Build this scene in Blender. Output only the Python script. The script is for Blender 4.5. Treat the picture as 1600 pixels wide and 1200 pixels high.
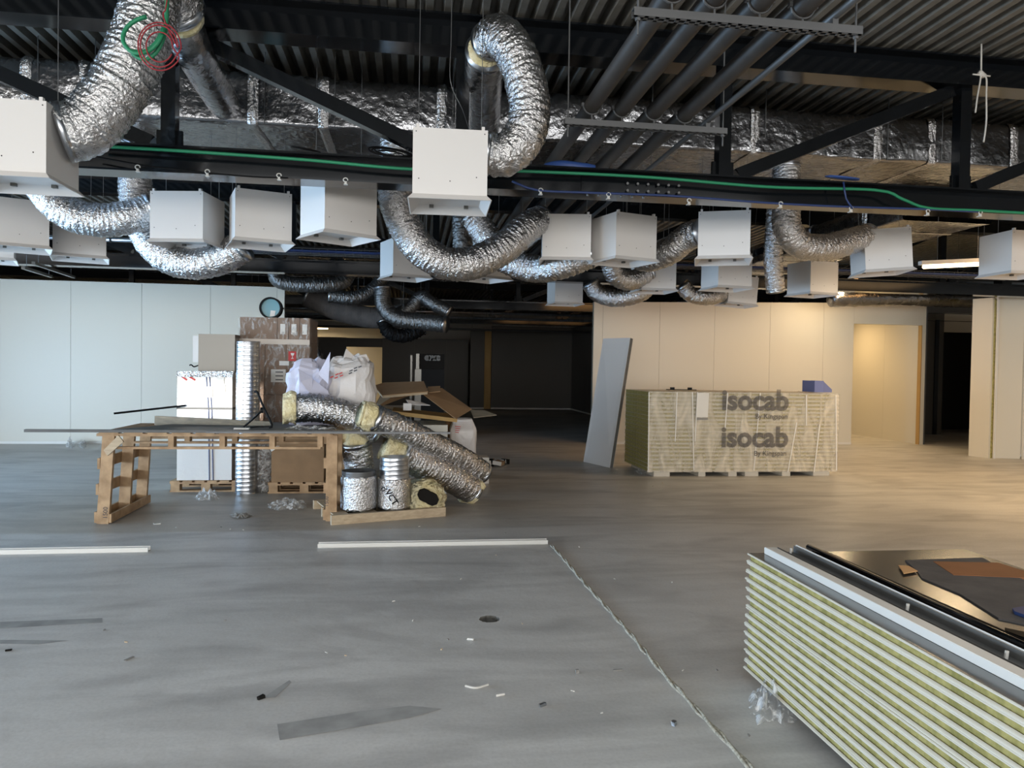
import bpy, math, random
from mathutils import Vector, Matrix, Euler, noise
for o in list(bpy.data.objects): bpy.data.objects.remove(o)
R = random.Random(7)
SC = bpy.context.scene
COL = SC.collection
V = Vector
# ------------------------------------------------------------------ camera
FPX, CH = 1150.0, 1.5
yaw, pit, rol = math.radians(7.92), math.radians(1.2), math.radians(.9)
fw = V((math.sin(yaw)*math.cos(pit), math.cos(yaw)*math.cos(pit), -math.sin(pit)))
r0 = V((math.cos(yaw), -math.sin(yaw), 0)); u0 = r0.cross(fw)
rt = math.cos(rol)*r0 + math.sin(rol)*u0
up = -math.sin(rol)*r0 + math.cos(rol)*u0
cd = bpy.data.cameras.new('camera'); cam = bpy.data.objects.new('camera', cd); COL.objects.link(cam)
M3 = Matrix((rt, up, -fw)).transposed()
cam.matrix_world = Matrix.Translation((0, 0, CH)) @ M3.to_4x4()
cd.sensor_width = 36; cd.lens = 36*FPX/1600; cd.clip_start = .05; cd.clip_end = 100
SC.camera = cam
def ray(x, y): return fw + rt*((x-800)/FPX) - up*((y-600)/FPX)
def at(x, y, Y):                       # point of the place at depth Y
    d = ray(x, y); return V((0, 0, CH)) + d*(Y/d.y)
def fl(x, y, z=0.0):                   # point of the place at height z
    d = ray(x, y); return V((0, 0, CH)) + d*((z-CH)/d.z)
# ------------------------------------------------------------------ world, light, exposure
w = bpy.data.worlds.new('world'); SC.world = w; w.use_nodes = True
w.node_tree.nodes['Background'].inputs[0].default_value = (.62, .8, 1, 1)
w.node_tree.nodes['Background'].inputs[1].default_value = .05
def area(name, loc, rot, sx, sy, power, col):
    l = bpy.data.lights.new(name, 'AREA'); l.shape = 'RECTANGLE'; l.size = sx; l.size_y = sy
    l.energy = power; l.color = col
    o = bpy.data.objects.new(name, l); COL.objects.link(o); o.location = loc; o.rotation_euler = rot
    o['kind'] = 'helper'
    return o
D2 = math.pi/2
area('assumed_daylight_rear', (-1.5, -18.5, 2.0), (D2, 0, 0), 28, 3.8, 3300, (1, .985, .96))  # area light standing in for assumed rear daylight, no window built there
area('added_fill_rear', (-1, -1.0, 3.95), (.0, 0, 0), 12, 5, 330, (.96, .98, 1))  # fill light added overhead behind the camera to brighten the floor
area('assumed_daylight_side', (-9.3, 6.2, 1.0), (D2, 0, -D2), 8.0, 1.8, 1000, (.46, .71, 1))  # assumed cool daylight from the left, a bare area light without an opening
area('added_fill_rear_left', (-12.4, -3.5, 1.5), (D2, 0, -D2), 8.0, 2.4, 620, (1, .93, .82))  # fill light added at rear left to brighten left-facing sides, no window
area('assumed_lamps_right', (8.6, 6.6, 3.3), (0, 0, 0), 3, 6, 190, (1, .64, .31))  # assumed warm lamps out of view on the right, no fixtures modelled
area('added_fill_wall', (6.6, 12.0, 3.5), (.5, 0, 0), 5, .4, 46, (1, .52, .19))  # added warm fill that lifts the right wall, no fixture here
area('assumed_inner_lamp', (9.6, 16.4, 2.9), (0, 0, 0), 1.2, .3, 62, (1, .68, .33))  # lamp assumed from the bright inner room, fixture unseen and not modelled
sd = V((.25, 1, -.105)).normalized()          # low sun through an opening added in the unseen rear wall to bound its patch
sl = bpy.data.lights.new('sun', 'SUN'); sl.energy = 5.5; sl.angle = .006; sl.color = (1, .95, .86)
so = bpy.data.objects.new('sun', sl); COL.objects.link(so); so.rotation_euler = sd.to_track_quat('-Z', 'Y').to_euler(); so['kind'] = 'helper'
vs = SC.view_settings
SC.display_settings.display_device = 'sRGB'
vs.view_transform = 'Standard'; vs.look = 'None'; vs.gamma = 1; vs.use_curve_mapping = False
vs.exposure = -0.1
SC.cycles.max_bounces = 7; SC.cycles.diffuse_bounces = 4; SC.cycles.glossy_bounces = 4
SC.cycles.transparent_max_bounces = 12; SC.cycles.sample_clamp_indirect = 6
SC.cycles.caustics_reflective = False; SC.cycles.caustics_refractive = False
# ------------------------------------------------------------------ materials
def lin(c):
    return tuple(((v/255+.055)/1.055)**2.4 if v/255 > .04045 else v/255/12.92 for v in c) + (1,)
def mat(name, c, rough=.5, metal=0, c2=None, ns=4, bs=0, bd=.01, stretch=(1, 1, 1), alpha=1, emit=0, spec=.5, rv=0, ramp=(.35, .65), det=5):
    m = bpy.data.materials.new(name); m.use_nodes = True
    nt = m.node_tree; N = nt.nodes; L = nt.links; b = N['Principled BSDF']
    b.inputs['Base Color'].default_value = lin(c); b.inputs['Roughness'].default_value = rough
    b.inputs['Metallic'].default_value = metal; b.inputs['Specular IOR Level'].default_value = spec
    tc = N.new('ShaderNodeTexCoord'); mp = N.new('ShaderNodeMapping'); mp.inputs['Scale'].default_value = stretch
    L.new(tc.outputs['Object'], mp.inputs[0])
    if c2 or rv:
        n = N.new('ShaderNodeTexNoise'); n.inputs['Scale'].default_value = ns; n.inputs['Detail'].default_value = det
        L.new(mp.outputs[0], n.inputs[0])
        if c2:
            r = N.new('ShaderNodeValToRGB'); r.color_ramp.elements[0].color = lin(c); r.color_ramp.elements[1].color = lin(c2)
            r.color_ramp.elements[0].position, r.color_ramp.elements[1].position = ramp
            L.new(n.outputs[0], r.inputs[0]); L.new(r.outputs[0], b.inputs['Base Color'])
        if rv:
            q = N.new('ShaderNodeMapRange'); q.inputs[3].default_value = rough-rv; q.inputs[4].default_value = rough+rv
            L.new(n.outputs[0], q.inputs[0]); L.new(q.outputs[0], b.inputs['Roughness'])
    if bs:
        n = N.new('ShaderNodeTexNoise'); n.inputs['Scale'].default_value = bs; n.inputs['Detail'].default_value = 4
        L.new(mp.outputs[0], n.inputs[0])
        bp = N.new('ShaderNodeBump'); bp.inputs['Distance'].default_value = bd
        L.new(n.outputs[0], bp.inputs['Height']); L.new(bp.outputs[0], b.inputs['Normal'])
    if alpha < 1: b.inputs['Alpha'].default_value = alpha
    if emit:
        b.inputs['Emission Color'].default_value = lin(c); b.inputs['Emission Strength'].default_value = emit
    return m
MT = dict(
    panel=mat('white_panel', (213, 208, 194), .42, bs=3, bd=.001),
    box=mat('white_sheet_metal', (222, 219, 216), .38),
    steel=mat('black_steel', (14, 17, 20), .12, c2=(17, 20, 24), ns=3, spec=.4),
    shadepanel=mat('shaded_panel', (92, 89, 84), .6),  # panel colour darkened to put the corridor's shade into the walls
    deck=mat('galvanised_deck', (142, 139, 132), .5, .15, c2=(122, 120, 114), ns=6),
    foil=mat('crinkled_foil', (206, 206, 207), .15, 1, bs=52, bd=.016, rv=.06, ns=14),
    wrap=mat('wrapped_foil', (150, 151, 154), .26, 1, bs=15, bd=.013, rv=.1, ns=5),
    darkfoil=mat('dark_foil', (120, 120, 120), .34, .9, bs=40, bd=.014),  # darker, rougher foil tone for some of the hung ducts
    galv=mat('galvanised_steel', (196, 200, 206), .28, 1, c2=(170, 174, 180), ns=12),
    strut=mat('strut_steel', (104, 105, 106), .5, .6),
    wool=mat('yellow_wool', (228, 214, 164), .95, c2=(250, 240, 204), ns=9, bs=28, bd=.03),
    mineral=mat('mineral_wool', (138, 132, 78), .95, c2=(172, 162, 104), ns=30, stretch=(1, 1, 1), bs=70, bd=.006),
    wood=mat('pallet_wood', (156, 126, 94), .75, c2=(190, 158, 122), ns=9, stretch=(1, 1, 1), bs=20, bd=.003),
    palewood=mat('pale_wood', (180, 160, 134), .7, c2=(200, 182, 154), ns=7, stretch=(1, 6, 6)),
    greywood=mat('weathered_wood', (120, 114, 102), .8, c2=(140, 132, 116), ns=7, stretch=(1, 6, 6), bs=20, bd=.002),
    card=mat('cardboard', (142, 114, 84), .8, c2=(156, 126, 94), ns=5),
    carton=mat('brown_carton', (128, 104, 86), .7, c2=(142, 116, 96), ns=4),
    paper=mat('paper_label', (226, 224, 218), .6),
    whitebox=mat('white_wrap', (232, 232, 230), .3, bs=18, bd=.004),
    casing=mat('pale_steel_casing', (104, 102, 97), .3, .5),
    black=mat('black_plastic', (18, 18, 19), .6, spec=.15), coil=mat('blue_coil', (56, 88, 156), .5),
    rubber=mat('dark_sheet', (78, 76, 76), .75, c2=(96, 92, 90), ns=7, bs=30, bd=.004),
    greysheet=mat('grey_sheet', (84, 84, 82), .55, c2=(98, 98, 96), ns=5),
    pipe=mat('black_pipe', (50, 47, 45), .5, c2=(60, 56, 53), ns=6),
    greencable=mat('green_cable', (36, 132, 92), .5), redcable=mat('red_cable', (150, 34, 44), .5),
    bluecable=mat('blue_cable', (36, 56, 104), .5), topskin=mat('grey_gloss_skin', (120, 119, 117), .22, .75, bs=3, bd=.002), whitecord=mat('white_cord', (215, 212, 205), .6),
    teal=mat('teal_film', (92, 150, 164), .3), bluebox=mat('blue_box', (112, 122, 172), .6),
    bag=mat('white_bag', (214, 210, 208), .32, bs=9, bd=.012), lilac=mat('lilac_sheet', (198, 198, 216), .4, bs=7, bd=.008),
    red=mat('red_print', (188, 40, 40), .5), ink=mat('dark_print', (54, 54, 62), .5), filmink=mat('film_print', (70, 70, 78), .4, alpha=.6), brownboard=mat('brown_board', (150, 92, 52), .6, c2=(138, 84, 46), ns=6),
    boardedge=mat('board_edge', (222, 170, 116), .7), tapeclear=mat('pale_tape', (186, 172, 158), .3),
    track=mat('white_track', (222, 220, 214), .4), foam=mat('white_foam', (206, 200, 188), .8),
    timber=mat('yellow_timber', (176, 140, 84), .7, c2=(190, 156, 98), ns=5, stretch=(1, 1, .2)),
    dust=mat('pale_scrap', (206, 204, 198), .7), darkscrap=mat('dark_scrap', (34, 32, 30), .9, spec=.05), greyscrap=mat('grey_scrap', (136, 134, 130), .6),
    lamp=mat('lamp_tube', (255, 226, 176), .5, emit=9), joint=mat('grey_sealant', (196, 190, 174), .85, c2=(140, 136, 124), ns=60, bs=90, bd=.006),
    stain=mat('dark_stain', (138, 138, 136), .6, c2=(166, 166, 164), ns=7),
    hole=mat('hole_concrete', (120, 118, 112), .9, c2=(90, 88, 84), ns=30),
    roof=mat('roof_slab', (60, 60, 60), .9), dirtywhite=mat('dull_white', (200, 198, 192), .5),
)
def film_mat(name, c, op, scale, stretch=(1, 1, 1), lo=.45, hi=.62, glossy=.12, base=.1):
    m = bpy.data.materials.new(name); m.use_nodes = True
    nt = m.node_tree; N = nt.nodes; L = nt.links; b = N['Principled BSDF']
    b.inputs['Base Color'].default_value = lin(c); b.inputs['Roughness'].default_value = glossy
    tc = N.new('ShaderNodeTexCoord'); mp = N.new('ShaderNodeMapping'); mp.inputs['Scale'].default_value = stretch
    n = N.new('ShaderNodeTexNoise'); n.inputs['Scale'].default_value = scale; n.inputs['Detail'].default_value = 6
    n.inputs['Distortion'].default_value = 1.2
    q = N.new('ShaderNodeMapRange'); q.inputs[1].default_value = lo; q.inputs[2].default_value = hi
    q.inputs[3].default_value = base; q.inputs[4].default_value = op
    bp = N.new('ShaderNodeBump'); bp.inputs['Distance'].default_value = .02
    L.new(tc.outputs['Object'], mp.inputs[0]); L.new(mp.outputs[0], n.inputs[0]); L.new(n.outputs[0], q.inputs[0])
    L.new(q.outputs[0], b.inputs['Alpha']); L.new(n.outputs[0], bp.inputs['Height']); L.new(bp.outputs[0], b.inputs['Normal'])
    return m
MT['film'] = film_mat('stretch_film', (232, 224, 208), .72, 5, (1, 1, .35), .42, .66, .16, .28)
MT['wrapfilm'] = film_mat('wrap_film', (215, 212, 208), .6, 16, (1, 1, .5), .48, .68, .1, .05)
MT['clear'] = film_mat('clear_film', (225, 226, 226), .75, 16, (1, 1, 1), .45, .62, .12, .1)
def concrete():
    m = bpy.data.materials.new('concrete_floor'); m.use_nodes = True
    nt = m.node_tree; N = nt.nodes; L = nt.links; b = N['Principled BSDF']
    tc = N.new('ShaderNodeTexCoord')
    def nz(s, st=(1, 1, 1), det=6, dist=0.0):
        mp = N.new('ShaderNodeMapping'); mp.inputs['Scale'].default_value = st
        n = N.new('ShaderNodeTexNoise'); n.inputs['Scale'].default_value = s; n.inputs['Detail'].default_value = det
        n.inputs['Distortion'].default_value = dist
        L.new(tc.outputs['Object'], mp.inputs[0]); L.new(mp.outputs[0], n.inputs[0]); return n
    def ramp(n, p0, c0, p1, c1):
        r = N.new('ShaderNodeValToRGB'); e = r.color_ramp.elements
        e[0].position = p0; e[0].color = c0; e[1].position = p1; e[1].color = c1
        L.new(n.outputs[0], r.inputs[0]); return r
    def mul(a, c, f):
        x = N.new('ShaderNodeMix'); x.data_type = 'RGBA'; x.blend_type = 'MULTIPLY'; x.inputs[0].default_value = f
        L.new(a, x.inputs[6]); L.new(c, x.inputs[7]); return x.outputs[2]
    G = lambda v: (v, v, v, 1)
    base = ramp(nz(.55, (1, 1, 1), 8, .4), .3, lin((196, 195, 192)), .72, lin((214, 213, 210)))
    a = mul(base.outputs[0], ramp(nz(3.2, (.35, 1.3, 1), 7, .8), .30, G(.78), .55, G(1)).outputs[0], .7)
    a = mul(a, ramp(nz(1.1, (.25, 1.6, 1), 8, 1.5), .34, G(.74), .46, G(1)).outputs[0], .6)
    a = mul(a, ramp(nz(60, (1, 1, 1), 3), .3, G(.85), .6, G(1)).outputs[0], .6)
    sx = N.new('ShaderNodeSeparateXYZ'); L.new(tc.outputs['Object'], sx.inputs[0])
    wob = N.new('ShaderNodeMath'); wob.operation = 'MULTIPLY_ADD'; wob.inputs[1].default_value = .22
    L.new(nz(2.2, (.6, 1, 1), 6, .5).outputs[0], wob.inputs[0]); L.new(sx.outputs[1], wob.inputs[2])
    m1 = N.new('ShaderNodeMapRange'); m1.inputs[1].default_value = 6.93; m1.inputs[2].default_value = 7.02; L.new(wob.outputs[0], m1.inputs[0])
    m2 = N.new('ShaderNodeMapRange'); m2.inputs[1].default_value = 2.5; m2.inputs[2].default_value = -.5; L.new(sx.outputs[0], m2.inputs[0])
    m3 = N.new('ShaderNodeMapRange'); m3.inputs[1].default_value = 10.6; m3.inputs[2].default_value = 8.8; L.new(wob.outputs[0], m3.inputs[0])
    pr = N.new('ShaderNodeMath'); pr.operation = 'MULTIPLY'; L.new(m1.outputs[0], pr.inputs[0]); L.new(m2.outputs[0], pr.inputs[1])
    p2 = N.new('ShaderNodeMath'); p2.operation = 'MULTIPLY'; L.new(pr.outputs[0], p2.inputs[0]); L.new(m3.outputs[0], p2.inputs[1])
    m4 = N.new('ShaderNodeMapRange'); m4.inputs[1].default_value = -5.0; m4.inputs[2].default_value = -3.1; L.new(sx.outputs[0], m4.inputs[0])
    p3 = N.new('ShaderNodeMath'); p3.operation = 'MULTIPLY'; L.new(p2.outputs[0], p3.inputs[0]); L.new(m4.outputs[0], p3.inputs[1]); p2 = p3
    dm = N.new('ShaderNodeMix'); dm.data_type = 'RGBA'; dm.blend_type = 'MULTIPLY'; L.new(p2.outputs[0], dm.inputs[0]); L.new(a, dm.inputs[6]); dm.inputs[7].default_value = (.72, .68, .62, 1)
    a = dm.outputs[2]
    a = mul(a, ramp(nz(.9, (.5, 1.1, 1), 9, 2.2), .38, (.66, .655, .66, 1), .5, G(1)).outputs[0], .55)
    L.new(a, b.inputs['Base Color'])
    q = N.new('ShaderNodeMapRange'); q.inputs[3].default_value = .26; q.inputs[4].default_value = .62
    L.new(nz(1.4, (.5, 1, 1), 5, 1).outputs[0], q.inputs[0]); L.new(q.outputs[0], b.inputs['Roughness'])
    b.inputs['Specular IOR Level'].default_value = .5
    bp = N.new('ShaderNodeBump'); bp.inputs['Distance'].default_value = .003; L.new(nz(9).outputs[0], bp.inputs['Height'])
    L.new(bp.outputs[0], b.inputs['Normal'])
    return m
MT['floor'] = concrete()
# ------------------------------------------------------------------ mesh builder
class MB:
    def __init__(s): s.v = []; s.f = []
    def add(s, vs, fs):
        k = len(s.v); s.v += [V(p) for p in vs]; s.f += [tuple(i+k for i in q) for q in fs]; return s
    def box(s, x0, x1, y0, y1, z0, z1):
        return s.add([(x0,y0,z0),(x1,y0,z0),(x1,y1,z0),(x0,y1,z0),(x0,y0,z1),(x1,y0,z1),(x1,y1,z1),(x0,y1,z1)],
                     [(3,2,1,0),(4,5,6,7),(0,1,5,4),(1,2,6,5),(2,3,7,6),(3,0,4,7)])
    def obox(s, c, size, rot=(0, 0, 0)):
        k = len(s.v); a, b, d = (q/2 for q in size); s.box(-a, a, -b, b, -d, d)
        e = Euler(rot).to_matrix(); c = V(c)
        for i in range(k, len(s.v)): s.v[i] = e @ s.v[i] + c
        return s
    def beam(s, p, q, wd, hg, upv=(0, 0, 1)):
        p, q = V(p), V(q); d = (q-p).normalized(); u = V(upv)
        if abs(d.dot(u)) > .98: u = V((0, 1, 0))
        x = d.cross(u).normalized(); z = x.cross(d)
        c = [x*(a*wd/2)+z*(b*hg/2) for a, b in ((-1,-1),(1,-1),(1,1),(-1,1))]
        return s.add([p+k for k in c]+[q+k for k in c], [(3,2,1,0),(4,5,6,7),(0,1,5,4),(1,2,6,5),(2,3,7,6),(3,0,4,7)])
    def tube(s, pts, r, n=8, cap=True, fn=None):
        pts = [V(p) for p in pts]; m = len(pts); k = len(s.v)
        t = [(pts[min(i+1, m-1)]-pts[max(i-1, 0)]).normalized() for i in range(m)]
        u = V((0, 0, 1)) if abs(t[0].z) < .9 else V((1, 0, 0))
        u = (u - t[0]*u.dot(t[0])).normalized()
        for i in range(m):
            u = (u - t[i]*u.dot(t[i])).normalized(); x = t[i].cross(u)
            for j in range(n):
                a = 2*math.pi*j/n; rr = r[i] if isinstance(r, (list, tuple)) else r
                if fn: rr = fn(i, j, a, rr, pts[i])
                s.v.append(pts[i] + (u*math.cos(a)+x*math.sin(a))*rr)
        for i in range(m-1):
            for j in range(n):
                a, b = k+i*n+j, k+i*n+(j+1) % n
                s.f.append((a, b, b+n, a+n))
        if cap:
            s.f.append(tuple(k+j for j in range(n))[::-1]); s.f.append(tuple(k+(m-1)*n+j for j in range(n)))
        return s
    def prism(s, poly, thick):             # poly: 3D points, thickened along its normal
        P = [V(p) for p in poly]; n = (P[1]-P[0]).cross(P[2]-P[1]).normalized()*thick; m = len(P)
        return s.add(P+[p+n for p in P], [tuple(range(m))[::-1], tuple(range(m, 2*m))]+[(i, (i+1) % m, m+(i+1) % m, m+i) for i in range(m)])
    def grid(s, fn, nu, nv, closed=False):
        k = len(s.v)
        for i in range(nu+1):
            for j in range(nv+1): s.v.append(V(fn(i/nu, j/nv)))
        for i in range(nu):
            for j in range(nv):
                a = k+i*(nv+1)+j; s.f.append((a, a+1, a+nv+2, a+nv+1))
        return s
    def build(s, name, m, parent=None, smooth=False, local=False, mats=None):
        off = V((0, 0, 0))
        if not local:
            if parent is not None: off = WL[parent]
            else:
                xs = [p.x for p in s.v]; ys = [p.y for p in s.v]; zs = [p.z for p in s.v]
                off = V(((min(xs)+max(xs))/2, (min(ys)+max(ys))/2, min(zs)))
        me = bpy.data.meshes.new(name); me.from_pydata([p-off for p in s.v], [], s.f); me.update()
        if smooth: me.shade_smooth() if hasattr(me, 'shade_smooth') else [setattr(p, 'use_smooth', True) for p in me.polygons]
        me.materials.append(MT[m] if isinstance(m, str) else m)
        o = bpy.data.objects.new(name, me); COL.objects.link(o)
        if parent is not None: o.parent = parent; WL[o] = V(WL.get(parent, (0, 0, 0)))
        else: o.location = off; WL[o] = off
        return o
WL = {}
def B(*a): return MB().box(*a)
def tag(o, label, cat, group=None, kind=None):
    if label: o['label'] = label
    if cat: o['category'] = cat
    if group: o['group'] = group
    if kind: o['kind'] = kind
    return o
def E(name, loc, label=None, cat=None, group=None, kind=None, rz=0, rot=None):
    o = bpy.data.objects.new(name, None); COL.objects.link(o); o.location = V(loc); o.empty_display_size = .1
    o.rotation_euler = rot or (0, 0, rz); WL[o] = V(loc)
    return tag(o, label, cat, group, kind)
def S(o): o['kind'] = 'structure'; return o
def copytree(o, parent=None):
    c = o.copy(); COL.objects.link(c)
    if parent is not None: c.parent = parent
    for ch in list(o.children): copytree(ch, c)
    return c
ORD = ['topmost', 'second', 'third', 'fourth', 'fifth', 'sixth', 'seventh', 'eighth', 'ninth', 'tenth', 'eleventh', 'twelfth', 'thirteenth',
       'fourteenth', 'fifteenth', 'sixteenth', 'seventeenth', 'eighteenth', 'nineteenth', 'twentieth']
def spl(pts, step):
    P = [V(p) for p in pts]; P = [P[0]*2-P[1]]+P+[P[-1]*2-P[-2]]; out = []
    for i in range(1, len(P)-2):
        a, b, c, d = P[i-1:i+3]; n = max(2, int((c-b).length/step))
        for k in range(n):
            t = k/n
            out.append(.5*((2*b)+(c-a)*t+(2*a-5*b+4*c-d)*t*t+(3*b-a-3*c+d)*t**3))
    return out+[P[-2]]
def text(s, name, m, parent, loc, width, xdir, updir, bold=0.0):
    cu = bpy.data.curves.new(name, 'FONT'); cu.body = s; cu.extrude = 0; cu.offset = bold; cu.resolution_u = 3
    cu.materials.append(MT[m]); o = bpy.data.objects.new(name, cu); COL.objects.link(o)
    bpy.context.view_layer.update()
    k = width/max(o.dimensions.x, 1e-4)
    x = V(xdir).normalized(); u = V(updir).normalized(); z = x.cross(u)
    mm = Matrix((x, u, z)).transposed().to_4x4()
    cu.size = k
    bpy.context.view_layer.update()
    me = bpy.data.meshes.new_from_object(o.evaluated_get(bpy.context.evaluated_depsgraph_get()))
    bpy.data.objects.remove(o); bpy.data.curves.remove(cu)
    o = bpy.data.objects.new(name, me); COL.objects.link(o)
    o.matrix_local = Matrix.Translation(V(loc)-WL[parent]) @ mm
    o.parent = parent
    return o
# ------------------------------------------------------------------ floor
HC, HR = fl(765, 967), .062
hx, hy = HC.x, HC.y
f = MB(); q = .25; X0, X1, Y0, Y1 = -13, 16, -19, 36
f.add([(X0,Y0,0),(X1,Y0,0),(X1,hy-q,0),(X0,hy-q,0)], [(0,1,2,3)]); f.add([(X0,hy+q,0),(X1,hy+q,0),(X1,Y1,0),(X0,Y1,0)], [(0,1,2,3)])
f.add([(X0,hy-q,0),(hx-q,hy-q,0),(hx-q,hy+q,0),(X0,hy+q,0)], [(0,1,2,3)]); f.add([(hx+q,hy-q,0),(X1,hy-q,0),(X1,hy+q,0),(hx+q,hy+q,0)], [(0,1,2,3)])
n = 32; ring = []; sq = []
for j in range(n):
    a = 2*math.pi*j/n; c, s_ = math.cos(a), math.sin(a); k = q/max(abs(c), abs(s_)); rr = HR*(1+.05*R.uniform(-1, 1))
    ring.append(V((hx+c*rr, hy+s_*rr, 0))); sq.append(V((hx+c*k, hy+s_*k, 0)))
f.add(ring+sq, [(j, n+j, n+(j+1) % n, (j+1) % n) for j in range(n)])
floor = S(f.build('floor', 'floor', local=True)); WL[floor] = V((0, 0, 0))
h = MB().add(ring+[p+V((0, 0, -.16)) for p in ring], [(j, n+j, n+(j+1) % n, (j+1) % n)[::-1] for j in range(n)]+[tuple(range(n, 2*n))])
h.build('drilled_hole', 'hole', floor)
# rough sealant joint: twisted ridges along the depth
for k in range(2):
    c = MB(); pts = []
    for i in range(150):
        t = i/149; p = fl(866, 858).lerp(fl(1185, 1222), 0) ; A_, B_ = fl(862, 853), fl(1190, 1225)
        p = A_.lerp(B_, 1-(1-t)); s_ = p.y*6.5
        p.x += .008*math.sin(s_*2.1+k*math.pi)+.018*noise.noise(V((p.y*1.3, 0, 0)))+.006*noise.noise(V((p.y*11, k*9, 0)))
        p.z = .003+.003*math.cos(s_*2.1+k*math.pi); pts.append(p)
    rr = [.0075*(1+.6*noise.noise(V((p.y*9, 3+k, 1)))) for p in pts]
    c.tube(pts, rr, 7).build('sealant_joint', 'joint', floor, smooth=True)
def decal(poly, m='stain', z=.0012):
    MB().prism([fl(*p)+V((0, 0, z)) for p in poly], .0004).build('scuff_mark', m, floor)
decal([(433,1132),(480,1125),(560,1112),(640,1103),(690,1108),(640,1122),(560,1136),(437,1157)])
decal([(408,1092),(452,1063),(455,1066),(430,1090)]); decal([(0,972),(160,966),(160,973),(0,982)]); decal([(0,1000),(108,1001),(60,1007),(0,1006)])
# ------------------------------------------------------------------ roof deck
prof = []; x = X0
while x < X1:
    prof += [(x, 4.30), (x+.05, 4.30), (x+.068, 4.215), (x+.122, 4.215)]; x += .14
c = MB(); m_ = len(prof)
c.add([(a, Y0, b) for a, b in prof]+[(a, Y1, b) for a, b in prof], [(i, i+1, m_+i+1, m_+i) for i in range(m_-1)])
ceil = S(c.build('ceiling', 'deck')); 
S(B(X0-.2, X1+.2, Y0-.2, Y1+.2, 4.32, 4.5).build('roof_slab', 'roof', ceil))
# ------------------------------------------------------------------ outer walls (enclosing the hall)
sp_ = V((-2.28, 9.05, 1.14))-sd*((9.05-Y0)/sd.y); wx0, wx1, wz0, wz1 = sp_.x-.5, sp_.x+.5, sp_.z-.27, sp_.z+.27  # opening placed so the sun patch falls on the white box
m = B(X0, wx0, Y0-.02, Y0, 0, 4.4); m.box(wx1, X1, Y0-.02, Y0, 0, 4.4); m.box(wx0, wx1, Y0-.02, Y0, 0, wz0); m.box(wx0, wx1, Y0-.02, Y0, wz1, 4.4)
S(m.build('wall_rear', 'dirtywhite'))
S(B(X0-.2, X0, Y0, Y1, 0, 4.4).build('wall_outer_left', 'dirtywhite'))
S(B(X1, X1+.2, Y0, Y1, 0, 4.4).build('wall_outer_right', 'dirtywhite'))
S(B(X0, X1, Y1, Y1+.2, 0, 4.4).build('wall_far_end', 'dirtywhite'))
def panelwall(name, p0, p1, joints, z1, thick=.1, m='panel', z1b=None, gap=.005, foot=True):
    """panels side by side from p0 to p1 (ground points); joints are distances along it"""
    p0, p1 = V(p0), V(p1); d = (p1-p0).normalized(); L_ = (p1-p0).length; nrm = V((-d.y, d.x, 0))
    z1b = z1b or z1
    def quad(mb, a, b, za, zb, t0, t1):
        za1 = z1+(z1b-z1)*a/L_ if zb is None else zb; zb1 = z1+(z1b-z1)*b/L_ if zb is None else zb
        v = [p0+d*a+nrm*t0, p0+d*b+nrm*t0, p0+d*b+nrm*t1, p0+d*a+nrm*t1]
        mb.add([(q.x, q.y, za) for q in v]+[(v[0].x, v[0].y, za1), (v[1].x, v[1].y, zb1), (v[2].x, v[2].y, zb1), (v[3].x, v[3].y, za1)],
               [(3,2,1,0),(4,5,6,7),(0,1,5,4),(1,2,6,5),(2,3,7,6),(3,0,4,7)])
        return mb
    js = [0]+list(joints)+[L_]
    root = None; core = MB()
    quad(core, 0.002, L_-.002, 0, None, .012, thick-.012)
    root = S(core.build(name, 'greywood'))
    for a, b in zip(js, js[1:]):
        quad(MB(), a+gap/2, b-gap/2, 0.0, None, 0, .012).build('wall_panel', m, root)
        quad(MB(), a+gap/2, b-gap/2, 0.0, None, thick-.012, thick).build('wall_panel', m, root)
    tr = MB()
    if z1b == z1: quad(tr, 0, L_, z1-.0, z1+.012, -.004, thick+.004).build('top_trim', m, root)
    if foot: quad(MB(), 0, L_, 0, .045, -.012, 0).build('floor_trim', 'track', root)
    return root
lx = [-8.55, -7.311, -6.125, -4.906, -3.698, -2.499]
panelwall('wall_left', (-10.5, 14.4, 0), (-2.36, 14.4, 0), [x+10.5 for x in lx], 2.955)
RY = 14.5
o1, o2, hz = at(1333, 560, RY).x, at(1440, 560, RY).x, at(1390, 507, RY).z
panelwall('wall_right', (3.66, RY, 0), (o1, RY, 0), [x-3.66 for x in (3.85, 5.047, 6.222, 7.437, 8.636)], 2.87, z1b=3.01)
wr = S(B(o1, o2, RY, RY+.1, hz, 3.03).build('wall_header', 'panel'))
S(B(o2, 11.02, RY, RY+.1, 0, 3.06).build('wall_jamb', 'panel')); S(B(11.0, 11.03, RY-.006, RY+.106, 0, 3.07).build('trim_1', 'strut'))
S(B(o2-.02, o2, RY-.002, RY+.1, 0, hz).build('trim_2', 'timber'))
panelwall('wall_inner', (11.0, 14.62, 0), (11.0, 18.5, 0), [1.15, 2.35], 2.95, thick=.08)
panelwall('wall_inner_back', (7.2, 18.5, 0), (11.0, 18.5, 0), [1.2, 2.4], 2.95)
# dark passage on the right with a doorway
panelwall('wall_passage', (11.3, 17.0, 0), (13.4, 17.0, 0), [1.85], 3.05, foot=False, m='shadepanel')
S(B(13.4, 14.6, 17.0, 17.1, 2.6, 3.08).build('wall_passage_header', 'panel')); S(B(14.6, 16, 17.0, 17.1, 0, 3.08).build('wall_passage_end', 'panel'))
S(B(13.15, 13.25, 16.97, 17.0, 0, 2.9).build('trim_3', 'steel'))
S(B(12.9, 15.8, 18.6, 18.7, 0, 3.1).build('wall_behind_doorway', 'roof'))
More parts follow.
